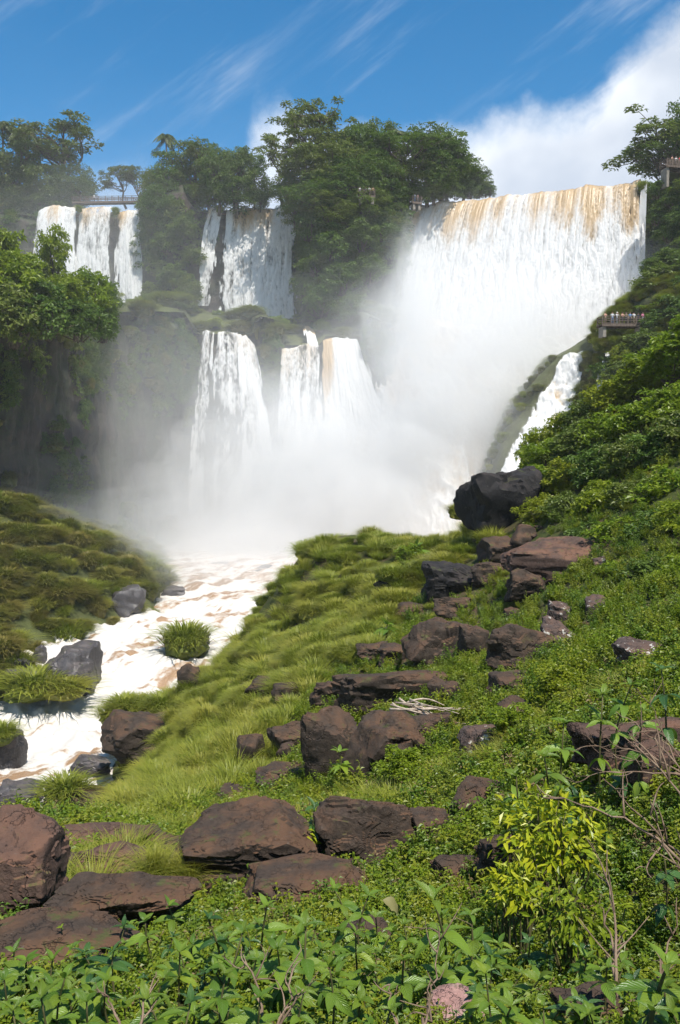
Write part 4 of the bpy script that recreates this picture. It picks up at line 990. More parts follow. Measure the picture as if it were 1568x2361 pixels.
# in the river
bl((100,1488,238,1615), 'big grey boulder with rounded top in the rapids', 'rock_wet', 601, on='river', depth=1.0)
bl((8,1545,205,1622), 'low dark rock under green grass beside the big grey boulder', 'rock_wet', 602, on='river', depth=0.6)
bl((372,1450,485,1512), 'dark rock under the round grassy islet in the rapids', 'rock_wet', 603, on='river')
bl((74,1488,108,1532), 'small wet rock left of the big grey boulder', 'rock_wet', 604, on='river', sub=4)
bl((20,1515,70,1560), 'dim wet rock by the left bank of the rapids', 'rock_wet', 642, on='river', sub=4)
bl((-40,1668,60,1772), 'dark rock with grass at the left edge of the river', 'rock_wet', 605, on='river')
bl((160,1738,262,1795), 'dark pointed rock at the foot of the small river step', 'rock_wet', 606, on='river')
bl((-30,1798,100,1885), 'dark rounded boulder at the left edge below the rapids', 'rock_wet', 607, on='river')
bl((100,1815,225,1875), 'wet rock carrying a green grass tuft at the near river edge', 'rock_wet', 608, on='river')
bl((160,1818,292,1895), 'brown angular boulder at the near river edge', 'rock', 609, on='river')
bl((285,1760,345,1830), 'dark block beside the little river cascade', 'rock', 643, on='river', sub=4)
bl((370,1350,428,1376), 'faint rock in the far rapids', 'rock_wet', 610, on='river', sub=4)
bl((250,1350,335,1422), 'steep dark rock at the right tip of the left bank', 'rock_wet', 644, on='river', sub=4)
bl((560,1305,640,1345), 'misty boulder at the far end of the pool', 'rock_wet', 645, Y=122, on='hillx', sub=4)
bl((470,1290,560,1330), 'misty boulder below the tall lower left waterfall', 'rock_wet', 646, Y=132, on='hillx', sub=4)
bl((610,1300,690,1330), 'misty boulder right of the far pool', 'rock_wet', 647, Y=128, on='hillx', sub=4)
# the near bank and the slope
bl((238,1630,420,1768), 'dark overhanging bank rock under a fringe of long grass', 'rock', 611, Y=54, depth=0.8)
bl((412,1528,465,1592), 'small dark rock at the water edge below the grass slope', 'rock', 612, Y=59, sub=4)
bl((-130,1870,150,2140), 'large red brown boulder at the left edge', 'rock_red', 613, Y=9.5, depth=0.8)
bl((40,1885,330,1990), 'long red brown ledge behind the long pale grass', 'rock_red', 614, Y=13, depth=0.5)
bl((110,1925,330,2065), 'brown rock with long pale grass growing over it', 'rock_red', 664, Y=10.5, depth=0.6)
bl((230,1893,400,1985), 'dark flat-topped block right of the long pale grass', 'rock_near', 615, Y=15, depth=0.6)
bl((70,1990,440,2185), 'broad brown slab under the long pale grass', 'rock_near', 616, Y=7.6, depth=0.7)
bl((-80,2095,300,2262), 'low brown slab at the lower left', 'rock_near', 617, Y=6.0, depth=0.7)
bl((395,1840,735,2070), 'great dark sloping boulder in the middle foreground', 'rock_near', 618, Y=12.2, depth=0.75)
bl((545,1960,835,2110), 'smooth brown slab below the great dark boulder', 'rock_near', 619, Y=8.6, depth=0.8)
bl((740,1815,960,2010), 'big cracked brown boulder right of the great dark boulder', 'rock_near', 620, Y=11.2, depth=0.7)
bl((598,1745,730,1830), 'dark rock ledge below the brown slab', 'rock_near', 621, Y=17.5)
bl((680,1635,840,1810), 'leaning brown slab with grass tufts growing on it', 'rock', 622, Y=21, depth=0.5)
bl((800,1610,990,1795), 'large dark cleft boulder below the driftwood', 'rock_near', 623, Y=20, depth=0.8)
bl((955,1630,1048,1715), 'square dark block with a shadowed underside', 'rock_near', 624, Y=20)
bl((770,1525,1025,1650), 'wide brown outcrop above the driftwood', 'rock', 625, Y=25.5, depth=0.5)
bl((572,1560,650,1612), 'dark rock poking out of the grass slope', 'rock', 626, sub=4)
bl((625,1570,700,1625), 'broken dark rocks in the grass slope', 'rock', 627, sub=4)
bl((543,1690,604,1775), 'dark rock sunk in bright grass', 'rock', 628, sub=4)
bl((938,1418,1102,1535), 'dark boulder with cracked brown top in mid slope', 'rock', 629, Y=31)
bl((1118,1428,1260,1555), 'rounded brown boulder in the leafy slope', 'rock', 630, Y=27)
bl((1232,1422,1332,1508), 'angular boulder with white lichen spots leaning on the rounded one', 'rock_lichen', 631, Y=26.5)
bl((1108,1535,1235,1620), 'low brown rock under the rounded boulder', 'rock', 632, Y=22.5)
bl((1052,1655,1152,1765), 'dark rock with white lichen patches near the driftwood', 'rock_lichen', 633, Y=15.5)
bl((1042,1780,1170,1890), 'brown block with a flat top beside green plants', 'rock_near', 634, Y=12)
bl((1325,1640,1580,1800), 'red brown rock face behind bare twigs', 'rock_red', 635, Y=9.6, depth=0.6)
bl((1418,1470,1525,1545), 'brown rock with a white streak below the right shrubs', 'rock_lichen', 636, Y=19)
bl((1170,1308,1258,1392), 'upright red brown boulder in the upper slope', 'rock', 637, Y=36)
bl((1066,1078,1235,1232), 'black rock face under the right hand shrubs', 'rock_black', 638, Y=48, depth=0.9)
bl((978,1290,1105,1380), 'dark rock shaded by a cap of grass', 'rock_black', 639, Y=42)
bl((868,1318,962,1378), 'dark rock under hanging grass on the upper slope', 'rock_black', 640, Y=47, sub=4)
bl((1180,1208,1235,1262), 'small dark rock below the black rock face', 'rock', 641, Y=44, sub=4)
bl((1112,1232,1200,1296), 'brown rock beside the red soil', 'rock', 651, Y=43, sub=4)
bl((1160,1240,1400,1335), 'broad bare red slab on the upper slope', 'rock_red', 652, Y=38, depth=0.5)
bl((1098,1900,1215,2030), 'dark rock left of the yellow bush', 'rock_near', 653, Y=8.2)
bl((1350,1372,1402,1432), 'lichen-white rock in the leafy slope', 'rock_lichen', 654, Y=24, sub=4)
bl((985,2275,1135,2400), 'pinkish rock at the bottom edge', 'rock_pink', 655, Y=3.5)
bl((1285,2262,1450,2400), 'dark rock at the bottom edge among small leaves', 'rock_near', 656, Y=3.3)
bl((795,2110,915,2210), 'brown rock half hidden by broad leaves', 'rock_near', 657, Y=5.2)
bl((676,1478,722,1512), 'small dark stone in the grass slope', 'rock', 658, sub=4)
bl((905,1380,980,1425), 'brown stone ledge above the mid slope boulder', 'rock', 659, Y=37, sub=4)
bl((1365,1280,1400,1305), 'small pale-topped rock among the upper shrubs', 'rock_lichen', 660, sub=4)
bl((1100,1748,1140,1772), 'small pale stone near the lichen rock', 'rock_pale', 661, sub=4)
bl((870,1480,945,1530), 'dark rock left of the mid slope boulder', 'rock', 662, Y=31, sub=4)
bl((640,1705,690,1760), 'small brown rock left of the leaning slab', 'rock', 663, sub=4)
for (bb, lab, mt, sd) in [((330,1925,430,2010),'smaller dark rock behind the broad brown slab','rock_near',671),((700,1905,790,2010),'wedge of rock between the great dark and the cracked boulder','rock_near',672),((940,1850,1050,1960),'brown rock right of the big cracked boulder','rock_near',673),((620,1660,700,1745),'dark rock left of the leaning brown slab','rock',674),((720,1560,800,1640),'brown rock left of the wide outcrop','rock',675),((990,1560,1060,1640),'dark rock at the right end of the wide outcrop','rock',676),((1060,1440,1130,1530),'dark rock between the two mid slope boulders','rock',677),((880,1700,960,1800),'dark split rock right under the cleft boulder','rock_near',678),((1150,1600,1230,1680),'small brown rock below the low brown rock','rock',679),((820,1470,900,1530),'grass-edged dark rock on the mid slope','rock',681),((1000,1370,1080,1430),'flat brown ledge above the mid slope boulder','rock',682),((1250,1380,1320,1440),'brown rock above the lichen-spotted boulder','rock_lichen',683),((1230,1960,1310,2080),'dark rock behind the yellow bush','rock_near',684),((1440,1700,1560,1830),'dark red rock under the twiggy shrub','rock_red',685),((460,1990,560,2075),'dark rock at the left foot of the great dark boulder','rock_near',686),((500,1800,600,1860),'dark stone ledge at the grass edge','rock',687),((1000,1960,1110,2050),'brown rock left of the yellow bush','rock_near',688),((1090,1290,1170,1350),'brown rock below the broad bare red slab','rock',689)]: bl(bb, lab, mt, sd)
add_river()
STONE = [boulder_mesh(680 + i, 3, (1, 0.9, 0.7), 0.06) for i in range(6)]
STONEM = [tuple(M[k] for k in ('rock', 'rock_near', 'rock_red', 'rock_near', 'rock_lichen', 'rock_near'))[i] for i in range(6)]
for m_, k_ in zip(STONE, STONEM): m_.materials.append(k_)
rk = np.random.default_rng(66)
for i in range(95):
    b_ = [q for q in BOULD if 4 < q[1] < 48][rk.integers(0, 40) % len([q for q in BOULD if 4 < q[1] < 48])]
    a_ = rk.uniform(0, 6.28); x_, y_ = b_[0] + math.cos(a_) * b_[3] * rk.uniform(1.0, 1.7), b_[1] + math.sin(a_) * b_[4] * rk.uniform(1.0, 1.7); s_ = min(b_[3], 0.022 * y_) * rk.uniform(0.35, 1.0)
    o = copies('stone', STONE[rk.integers(6)], (x_, y_, float(hill_z(np.array([x_]), np.array([y_]))[0]) + 0.12 * s_), (s_ * rk.uniform(0.8, 1.4), s_, s_ * rk.uniform(0.6, 1.0)), (0, 0, rk.uniform(0, 6.28)), 'loose stone lying among the plants beside the boulders', 'stone', 'loose stones among the plants')
# grass on the river rocks and banks
def tuft_px(x, y, w, Y, mesh, label, sq=0.8, group=None, name='grass_tussock'):
    p = at(x, y, Y); s = w / F * Y / 2.3
    return copies(name, mesh, p, (s, s, s * sq), (0, 0, random.uniform(0, 6.28)), label, 'tussock', group)
tuft_px(428, 1492, 118, hit(428,1510,river_z,np.linspace(60,150,500))[1], TUSSG[0], 'round grassy islet in the middle of the rapids', 1.15)
tuft_px(80, 1590, 160, ROCKS_RIVER[1][1] - 1.5, TUSSG[1], 'spreading grass on the low rock beside the big grey boulder', 0.7)
tuft_px(150, 1596, 110, ROCKS_RIVER[1][1] - 2.5, TUSSG[2], 'right end of the grass on the low rock by the big grey boulder', 0.7)
tuft_px(0, 1700, 80, ROCKS_RIVER[5][1] - 1, TUSSG[0], 'dark grass on the rock at the left edge of the river', 1.0)
tuft_px(152, 1832, 112, ROCKS_RIVER[8][1] - 1, TUSSG[1], 'green grass tuft on the wet rock at the near river edge', 0.9)
for x, y, w in ((265, 1655, 85), (318, 1642, 110), (372, 1632, 100), (402, 1652, 80), (290, 1632, 90)):
    tuft_px(x, y, w, 53.0, TUSSG[rs_.integers(3)], 'long green grass fringing the overhanging bank rock', 0.75, 'grass fringe of the overhanging bank rock')
k_ = 0
for i in range(900):
    x, y = rs_.uniform(-84, -19), rs_.uniform(62, 130)
    z = float(bank_z(np.array([x]), np.array([y]))[0])
    if z < 0.6: continue
    px_, py_ = proj(np.array([x, y, z])); 
    if px_ < -60 or px_ > 420: continue
    s = rs_.uniform(0.8, 1.75); k_ += 1
    if k_ > 115: break
    copies('grass_tussock', TUSS[rs_.integers(3)] if rs_.random() < 0.8 else TUSSG[rs_.integers(3)], (x, y, z - 0.15), (s, s, s * rs_.uniform(0.75, 1.1)), (0, 0, rs_.uniform(0, 6.28)), 'olive grass tussock on the misty left river bank', 'tussock', 'tussocks on the left bank')
rb = np.random.default_rng(77); bx2 = rb.uniform(-84, -18, 1500); by2 = rb.uniform(60, 150, 1500); bz2 = bank_z(bx2, by2); kk = bz2 > 0.4
Pb2 = np.stack([bx2, by2, bz2 - 0.1], 1)[kk]; nb = len(Pb2); sb_ = rb.uniform(0.5, 1.25, nb)
scatter('bank_grass', TUSS + TUSSG, Pb2, rots(nb, rb), np.stack([sb_, sb_, sb_ * rb.uniform(0.8, 1.5, nb)], 1), np.where(rb.random(nb) < 0.75, rb.integers(0, 3, nb), rb.integers(3, 6, nb)), 'olive grass covering the misty left bank', 'grass')
for i in range(16):
    x, y = rs_.uniform(-70, -42), rs_.uniform(100, 112); z = float(bank_z(np.array([x]), np.array([y]))[0])
    plant_tree('shrub%d' % rs_.integers(4), (x, y, z - 0.3), rs_.uniform(1.8, 3.2), rs_.uniform(3, 5.5), 'green shrub at the foot of the near left cliff', 'shrub', 'shrub', 'shrubs at the foot of the left cliff')

# ================================================================== plants of the hillside
GRASS_ZONE = [(180,1905),(300,1760),(235,1660),(430,1540),(600,1370),(700,1270),(890,1235),(1090,1180),(1175,1260),(1000,1330),(915,1420),(900,1520),(780,1540),(690,1640),(640,1800),(520,1850),(400,1905)]
def rock_clear(x, y, m=0.66):
    ok = np.ones(len(x), bool)
    for (cx_, cy_, cz_, a, b, c) in BOULD: ok &= (((x - cx_) / (a * m)) ** 2 + ((y - cy_) / (b * m)) ** 2) > 1
    return ok
def hill_pts(n, y0, y1, seed, lo=-250, hi=1820):
    rg = np.random.default_rng(seed); Y = np.exp(rg.uniform(math.log(y0), math.log(y1), n)); px = rg.uniform(lo, hi, n)
    x = (px - CX) / F * Y; z = hill_z(x, Y); P = np.stack([x, Y, z], 1); qx, qy = proj(P)
    k = (z > river_base(x, Y) + 0.35) & rock_clear(x, Y); return P[k], qx[k], qy[k], rg
# grass slope
P, qx, qy, rg = hill_pts(5200, 12, 95, 701)
gz_ = in_poly(qx, qy, GRASS_ZONE); P = P[gz_]; n = len(P)
s = rg.uniform(0.5, 1.3, n) * (0.75 + 0.35 * sst(P[:, 1], 20, 60))
order = np.argsort(-(s / P[:, 1]) * rg.uniform(0.6, 1.4, n))
ind, rest = order[:90], order[90:]
for i in ind:
    big_ = P[i, 1] > 30
    copies('grass_tussock', (TUSSG if big_ else GRASS)[rg.integers(3)], P[i] - np.array([0, 0, 0.1]), (s[i] * (0.62 if big_ else 1),) * 2 + (s[i] * rg.uniform(0.6, 1.0),), (0, 0, rg.uniform(0, 6.28)), 'bright yellow green grass tussock on the open grass slope', 'tussock', 'tussocks on the open grass slope')
P2 = P[rest]; s2 = s[rest]; n = len(P2); far_ = P2[:, 1] > 34
pick = np.where(far_ & (rg.random(n) < 0.55), rg.integers(3, 6, n), rg.integers(0, 3, n)); f_ = np.where(pick > 2, 0.6, 1.0)
scatter('slope_grass', GRASS + TUSSG, P2, rots(n, rg), np.stack([s2 * f_, s2 * f_, s2 * f_ * rg.uniform(0.7, 1.5, n)], 1), pick, 'yellow green grass covering the open slope above the river', 'grass')
# leafy cover of the rest
P, qx, qy, rg = hill_pts(15000, 2.0, 60, 702)
k = (~in_poly(qx, qy, GRASS_ZONE) | (rg.random(len(P)) < 0.10)) & ~((qy > 1235) & (qy < 1330) & (qx > 1130) & (qx < 1330)); P = P[k]; n = len(P)
s = rg.uniform(0.5, 1.15, n) * (0.42 + 0.75 * sst(P[:, 1], 3, 14)); pick = np.where(P[:, 1] > 16, rg.integers(5, 9, n), np.where(rg.random(n) < 0.07, 4, rg.integers(0, 4, n))); s = np.where(pick > 4, s * 0.62, s)
scatter('leafy_ground_cover', HERB + HERBF, P, rots(n, rg), np.stack([s, s, s * rg.uniform(0.6, 1.1, n)], 1), pick, 'low leafy green plants covering the slope between the rocks', 'ground cover')
rw = np.random.default_rng(705); xw = rw.uniform(-9, 11, 5200); yw = rw.uniform(-2.5, 11, 5200); qx = CX + F * xw / np.maximum(yw, 0.05); kw_ = (yw < 0.6) | (qx < -240) | (qx > 1810); kw_ &= rock_clear(xw, yw); xw, yw = xw[kw_], yw[kw_]; n = len(xw); s = rw.uniform(0.35, 0.9, n)
scatter('leafy_ground_cover', HERB, np.stack([xw, yw, hill_z(xw, yw)], 1), rots(n, rw), np.stack([s, s, s * rw.uniform(0.5, 0.9, n)], 1), rw.integers(0, 4, n), 'low leafy green plants around the photographer, beside the frame', 'ground cover')
# some grass among the leaves, too
P, qx, qy, rg = hill_pts(1500, 13, 45, 703); k = ~in_poly(qx, qy, GRASS_ZONE) & (fbm(P[:, 0] * 0.3, P[:, 1] * 0.3, oct=2, seed=8) > 0.12); P = P[k]; n = len(P); s = rg.uniform(0.3, 0.6, n)
scatter('grass_patches', GRASS + GRASSN, P, rots(n, rg), np.stack([s, s, s], 1), rg.integers(0, 5, n), 'grass growing between the leafy plants', 'grass')
# shrubs of the right hand slope
SHR = [(1230,1010,90,58),(1290,985,110,57),(1350,960,120,56),(1410,920,130,55),(1480,880,130,54),(1545,840,150,52),(1600,800,160,50),(1260,1060,110,52),(1330,1040,130,50),(1400,1010,140,49),(1470,980,150,47),(1545,950,160,45),(1240,1120,110,47),(1310,1110,130,45),(1380,1090,140,43),(1450,1070,150,41),(1530,1050,160,39),(1600,1020,180,38),
       (1250,1180,100,43),(1310,1180,120,41),(1390,1170,140,38),(1470,1160,150,36),(1550,1150,170,34),(1350,1250,110,36),(1430,1250,140,33),(1510,1240,150,31),(1590,1230,170,29),(1290,1300,80,34),(1340,1330,90,31),(1420,1340,120,29),(1500,1330,140,26),(1580,1340,160,24),(1440,1420,110,24),(1540,1430,130,21),(1250,1340,70,33)]
ORD = ['first', 'second', 'third', 'fourth', 'fifth', 'sixth', 'seventh', 'eighth']
SHL = []
for cnt, row_ in ((7, 'along the skyline of the right hand slope'), (5, 'just below the skyline of the right hand slope'), (6, 'level with the top of the black rock face'), (5, 'level with the foot of the black rock face'), (4, 'right of the bare red slab'), (5, 'below the bare red slab'), (3, 'above the brown rock with a white streak')):
    SHL += ['leafy green shrub, %s from the left %s' % (ORD[q], row_) for q in range(cnt)]
for i, (x, y, w, Y) in enumerate(SHR):
    p = at(x, y + 0.36 * w, Y); z = float(hill_z(np.array([p[0]]), np.array([p[1]]))[0]); p[2] = min(p[2], z + 0.4) if p[2] > z else p[2]
    tp = at(x, y - 0.5 * w, Y)[2]; wm = w / F * Y * 1.3
    plant_tree('shrub%d' % rs_.integers(4) if rs_.random() < 0.7 else 'bush%d' % rs_.integers(3), p - np.array([0, 0, 0.25]), max(tp - p[2], 0.75 * wm), wm, SHL[i], 'shrub', 'shrub', 'shrubs on the right hand slope')
# named small shrubs between the rocks
for x, y, w, Y, l in ((1290,1575,150,15,'yellowish shrub with orange tips in mid slope'), (930,1760,130,15,'thin-stemmed bush below the large dark cleft boulder'), (1060,1880,170,11,'wide dull green bush above the dark rock'), (1180,1660,120,14,'fresh green bush right of the driftwood'), (945,1280,80,50,'dark leafy bush on the grass crest'), (1110,1500,100,26,'green bush between the mid slope boulders'), (870,1290,60,58,'low bush on the crest of the grass slope')):
    p = at(x, y + 0.4 * w, Y); plant_tree('shrub%d' % rs_.integers(4), p, w * 0.8 / F * Y, w * 1.15 / F * Y, l, 'shrub', 'shrub')
tuft_px(1483, 436, 26, 168.5, TUSSG[1], 'small grass clump on the right end of the lip of the huge fall', 1.6)
for x_, y_, w_ in ((182, 484, 16), (267, 490, 18), (345, 492, 24), (507, 486, 18)): tuft_px(x_, y_, w_, 189 if x_ < 400 else 186, TUSSG[0], 'grass clump on the lip of the falls between the strands', 1.5, 'grass clumps on the upper lips')
tuft_px(780, 1275, 110, 76, TUSSG[0], 'rounded grass clump on the far crest of the slope', 0.9)
tuft_px(853, 1252, 62, 74, TUSSG[1], 'tall dark grass clump at the far crest of the slope', 1.5)
tuft_px(735, 1285, 60, 78, TUSSG[2], 'small grass clump left on the far crest of the slope', 1.0)
tuft_px(1120, 1150, 60, 49, TUSSG[0], 'grass tuft on top of the black rock face', 0.9)
tuft_px(1060, 1185, 60, 52, TUSSG[1], 'grass tuft at the left foot of the black rock face', 1.0)
tuft_px(1175, 1108, 50, 49, TUSSG[2], 'small grass tuft beside the shrubs on the black rock', 0.8)
for x, y, w in ((905,1330,90),(1030,1300,90),(985,1310,70),(940,1335,80)): tuft_px(x, y, w, 45, TUSSG[rs_.integers(3)], 'grass cap hanging over the dark rocks of the upper slope', 0.7, 'grass caps on the dark rocks')
# long pale grass on the left foreground ledge
for i in range(26):
    x, y = rs_.uniform(40, 320), rs_.uniform(1935, 2075); Y = 11.8 - (y - 1935) / 140 * 3.6
    if y > 2020: x = rs_.uniform(90, 230)
    p = at(x, y + 22, Y); s = rs_.uniform(0.55, 0.95)
    copies('long_grass', GRASSN[rs_.integers(2)], p, (s, s, s), (0, 0, rs_.uniform(0, 6.28)), 'long arching grass on the red brown left ledge', 'grass', 'long grass on the left ledge')
for i in range(9):
    x = rs_.uniform(330, 440); p = at(x, rs_.uniform(1985, 2040), 9.0); s = rs_.uniform(0.35, 0.6)
    copies('long_grass', GRASSN[rs_.integers(2)], p, (s, s, s), (0, 0, rs_.uniform(0, 6.28)), 'thin grass along the top of the brown slab', 'grass', 'thin grass on the brown slab')

# ================================================================== broad-leaved plants in front, every leaf a part
def leaf_mesh(name, L, W, curl, nseg=8, mat='big', wave=0.0, tipw=1.0):
    t = np.linspace(0, 1, nseg); half = W * 0.5 * np.sin(np.pi * t ** 0.8) ** 0.85 * (1 - 0.25 * t); half[0] = 0.004 * L; half[-1] = 0.001
    V, uv = [], []
    a = np.cumsum(np.full(nseg, curl / nseg)); x = np.concatenate([[0], np.cumsum(np.cos(a))[:-1]]) * L / (nseg - 1); z = -np.concatenate([[0], np.cumsum(np.sin(a))[:-1]]) * L / (nseg - 1)
    for s in (-1, -0.5, 0, 0.5, 1):
        for k in range(nseg):
            V.append((x[k], s * half[k], z[k] + abs(s) * half[k] * 0.38 + wave * half[k] * math.sin(k * 2.3 + s * 2) * abs(s))); uv.append((s, t[k], 0))
    V = np.array(V); n = len(V)
    return mesh_np(name, V, grid_faces(5, nseg), True, {'tint': np.full(n, 0.5), 'uvl': np.array(uv)}, [M[mat]])
def tinted(me, t): 
    m = me.copy(); m.attributes['tint'].data.foreach_set('value', np.full(len(m.vertices), t, np.float32)); return m
LEAF = []
for (W_, c_, w_) in ((0.42, 0.5, 0.05), (0.48, 0.9, 0.08), (0.38, 1.3, 0.05), (0.45, 0.3, 0.1)):
    b_ = leaf_mesh('leaf', 1.0, W_, c_, wave=w_); LEAF += [tinted(b_, v) for v in (0.15, 0.55, 0.95)]
for mt_ in ('big_dark', 'big_lime'):
    for (W_, c_, w_) in ((0.44, 0.7, 0.06), (0.36, 1.1, 0.05)):
        b_ = leaf_mesh('leaf', 1.0, W_, c_, mat=mt_, wave=w_); LEAF += [tinted(b_, v) for v in (0.2, 0.85)]
LEAFSETS = [LEAF[:12], LEAF[:6], LEAF[6:12], LEAF[12:16], LEAF[16:20] + LEAF[:3], LEAF[3:9]]
YLEAF = []
for (W_, c_) in ((0.32, 0.6), (0.36, 1.0), (0.28, 0.3)):
    b_ = leaf_mesh('yellow_leaf', 1.0, W_, c_, 6, 'yellow'); YLEAF += [tinted(b_, v) for v in (0.1, 0.5, 0.95)]
GLEAF = [tinted(leaf_mesh('green_leaf', 1.0, 0.34, 0.8, 6, 'bright'), v) for v in (0.3, 0.9)]
def put_leaf(parent, mesh, base, az, pitch, L, roll=0.0, name='leaf'):
    o = bpy.data.objects.new(name, mesh); COL.objects.link(o); o.parent = parent
    o.location = base; o.rotation_euler = (roll, -pitch, az); o.scale = (L, L, L); return o
def broad_plant(top, L, label, seed, height=None, whorls=3, group=None, base=None, name='broad_leaved_plant', per=4, meshes=None):
    """stem from the ground to the point top (world), leaf whorls down from its tip"""
    rg = np.random.default_rng(seed); top = np.asarray(top, float)
    g = np.array([top[0] + rg.normal(0, 0.06), top[1] + rg.normal(0.08, 0.06), 0]); g[2] = float(hill_z(np.array([g[0]]), np.array([g[1]]))[0]) - 0.03
    if g[2] > top[2] - 0.12: g[2] = top[2] - 0.25
    t = thing(name, g, label, 'plant', group); rel = top - g; mb = MB(); meshes = meshes or LEAFSETS[rg.integers(len(LEAFSETS))]
    P = bend((0, 0, 0), rel, rg, 9, 0.07); mb.tube(P, np.linspace(0.0065, 0.003, 9) * (L / 0.11), 6)
    obj('stem', mb.mesh('stem', True, [M['stem']]), None, t)
    Ls = np.linalg.norm(rel)
    for wv in range(whorls):
        q = 1 - wv * min(0.075 / max(Ls, 0.2) * (L / 0.11), 0.22) * (1 + 0.3 * wv); q = max(q, 0.25); i = q * 8; i0 = min(int(i), 7); b = P[i0] + (P[i0 + 1] - P[i0]) * (i - i0)
        n_ = per + (1 if wv == 1 else 0); a0 = rg.uniform(0, 6.28)
        for k in range(n_):
            a = a0 + k * 2 * math.pi / n_ + rg.normal(0, 0.25); pt = (0.75 - 0.62 * wv if wv else 0.7) + rg.normal(0, 0.22)
            put_leaf(t, (meshes or LEAF)[rg.integers(len(meshes or LEAF))], b, a, max(pt, -1.1), L * rg.uniform(0.72, 1.15) * (0.62 if wv == 0 else 1.0), rg.normal(0, 0.3))
    return t
FP = [(1000,2075,4.2,.155,'large broad-leaved plant with a drooping top whorl in the centre foreground'),(1085,2110,4.4,.13,'broad-leaved plant right of the large drooping one'),
 (705,2135,3.9,.12,'broad-leaved plant with upright pointed leaf in the lower middle'),(615,2090,4.4,.11,None),(480,2120,4.4,.11,None),(415,2195,3.6,.10,None),(335,2125,4.6,.10,None),(262,2195,4.0,.10,None),(150,2255,3.5,.095,None),(95,2300,3.2,.10,None),
 (60,2215,4.1,.12,'plant with a lone broad leaf at the lower left'),(850,2065,4.8,.11,None),(770,2050,5.2,.11,None),(930,2215,3.5,.11,'dark broad-leaved plant below the large drooping one'),(520,2250,3.2,.09,None),(340,2305,3.0,.09,None),(1540,2225,3.0,.16,'big broad-leaved plant in the lower right corner'),
 (1300,1668,7.6,.17,'broad-leaved plant in front of the red brown rock'),(1190,1790,7.0,.16,'broad-leaved plant left of the bare twigs'),(1255,1745,7.0,.17,'drooping broad-leaved plant among the bare twigs'),(1390,1600,7.6,.17,None),(1455,1580,7.6,.16,None),(1525,1545,7.6,.17,None),(1480,1640,7.0,.15,None),
 (560,2150,3.9,.10,None),(640,2190,3.5,.10,None),(200,2310,3.0,.09,None),(440,2310,3.0,.085,None),(600,2300,3.0,.09,None),(760,2230,3.3,.09,None),(820,2150,4.0,.10,None),(390,2090,5.2,.10,None),(350,2040,7.0,.12,'leafy plant growing before the end of the brown slab'),(1120,2245,3.4,.085,None),(1180,2320,3.0,.09,'small broad-leaved plant at the bottom beside the pink rock'),(900,2330,3.0,.09,None),(700,2290,3.1,.08,None),(10,2260,3.8,.10,None),(30,2330,3.1,.09,None),(250,2260,3.5,.09,None),(1300,2130,4.6,.09,None),(1440,1760,7.2,.13,None),(1330,1840,7.0,.15,None),(1400,1880,6.6,.14,None),(1530,1960,5.0,.12,None),(1400,2230,3.6,.09,None),(1500,2330,2.8,.09,None)]
for i, (x, y, Y, L_, lab) in enumerate(FP):
    broad_plant(at(x, y, Y), L_ * 1.3, lab or ('pointed-leaved green plant in the thicket along the bottom' if y > 2020 else 'broad-leaved green plant before the right hand rocks'), 800 + i, whorls=4 if L_ > 0.12 else 3, group=None if lab else ('plants of the bottom thicket' if y > 2020 else 'plants before the right hand rocks'))
rf = np.random.default_rng(88)
for i in range(110):
    x = rf.uniform(-40, 1150) if i < 80 else rf.uniform(1100, 1620); y = rf.uniform(2110, 2345) if x < 1150 else rf.uniform(2160, 2345)
    h_ = hit(x, y + 105)
    if h_ is None: h_ = at(x, y + 105, 3.4)
    Yp = h_[1] * 0.985
    broad_plant(at(x, y, Yp), rf.uniform(0.06, 0.17), 'pointed-leaved green plant in the thicket along the bottom', 1200 + i, whorls=3, group='plants of the bottom thicket')
# palm-leaved saplings with umbrella leaves
for x, y, Y, L_, lab in ((725, 1862, 10.5, .26, 'sapling with umbrella leaves before the cracked boulder'), (783, 1735, 17, .40, 'sapling with umbrella leaves below the leaning slab'), (893, 1440, 34, .75, 'pale sapling with umbrella leaves on the mid slope'), (960, 1262, 50, 1.1, 'dark sapling with umbrella leaves on the upper slope')):
    broad_plant(at(x, y, Y), L_, lab, 900 + x, whorls=2, per=6, name='umbrella_sapling')
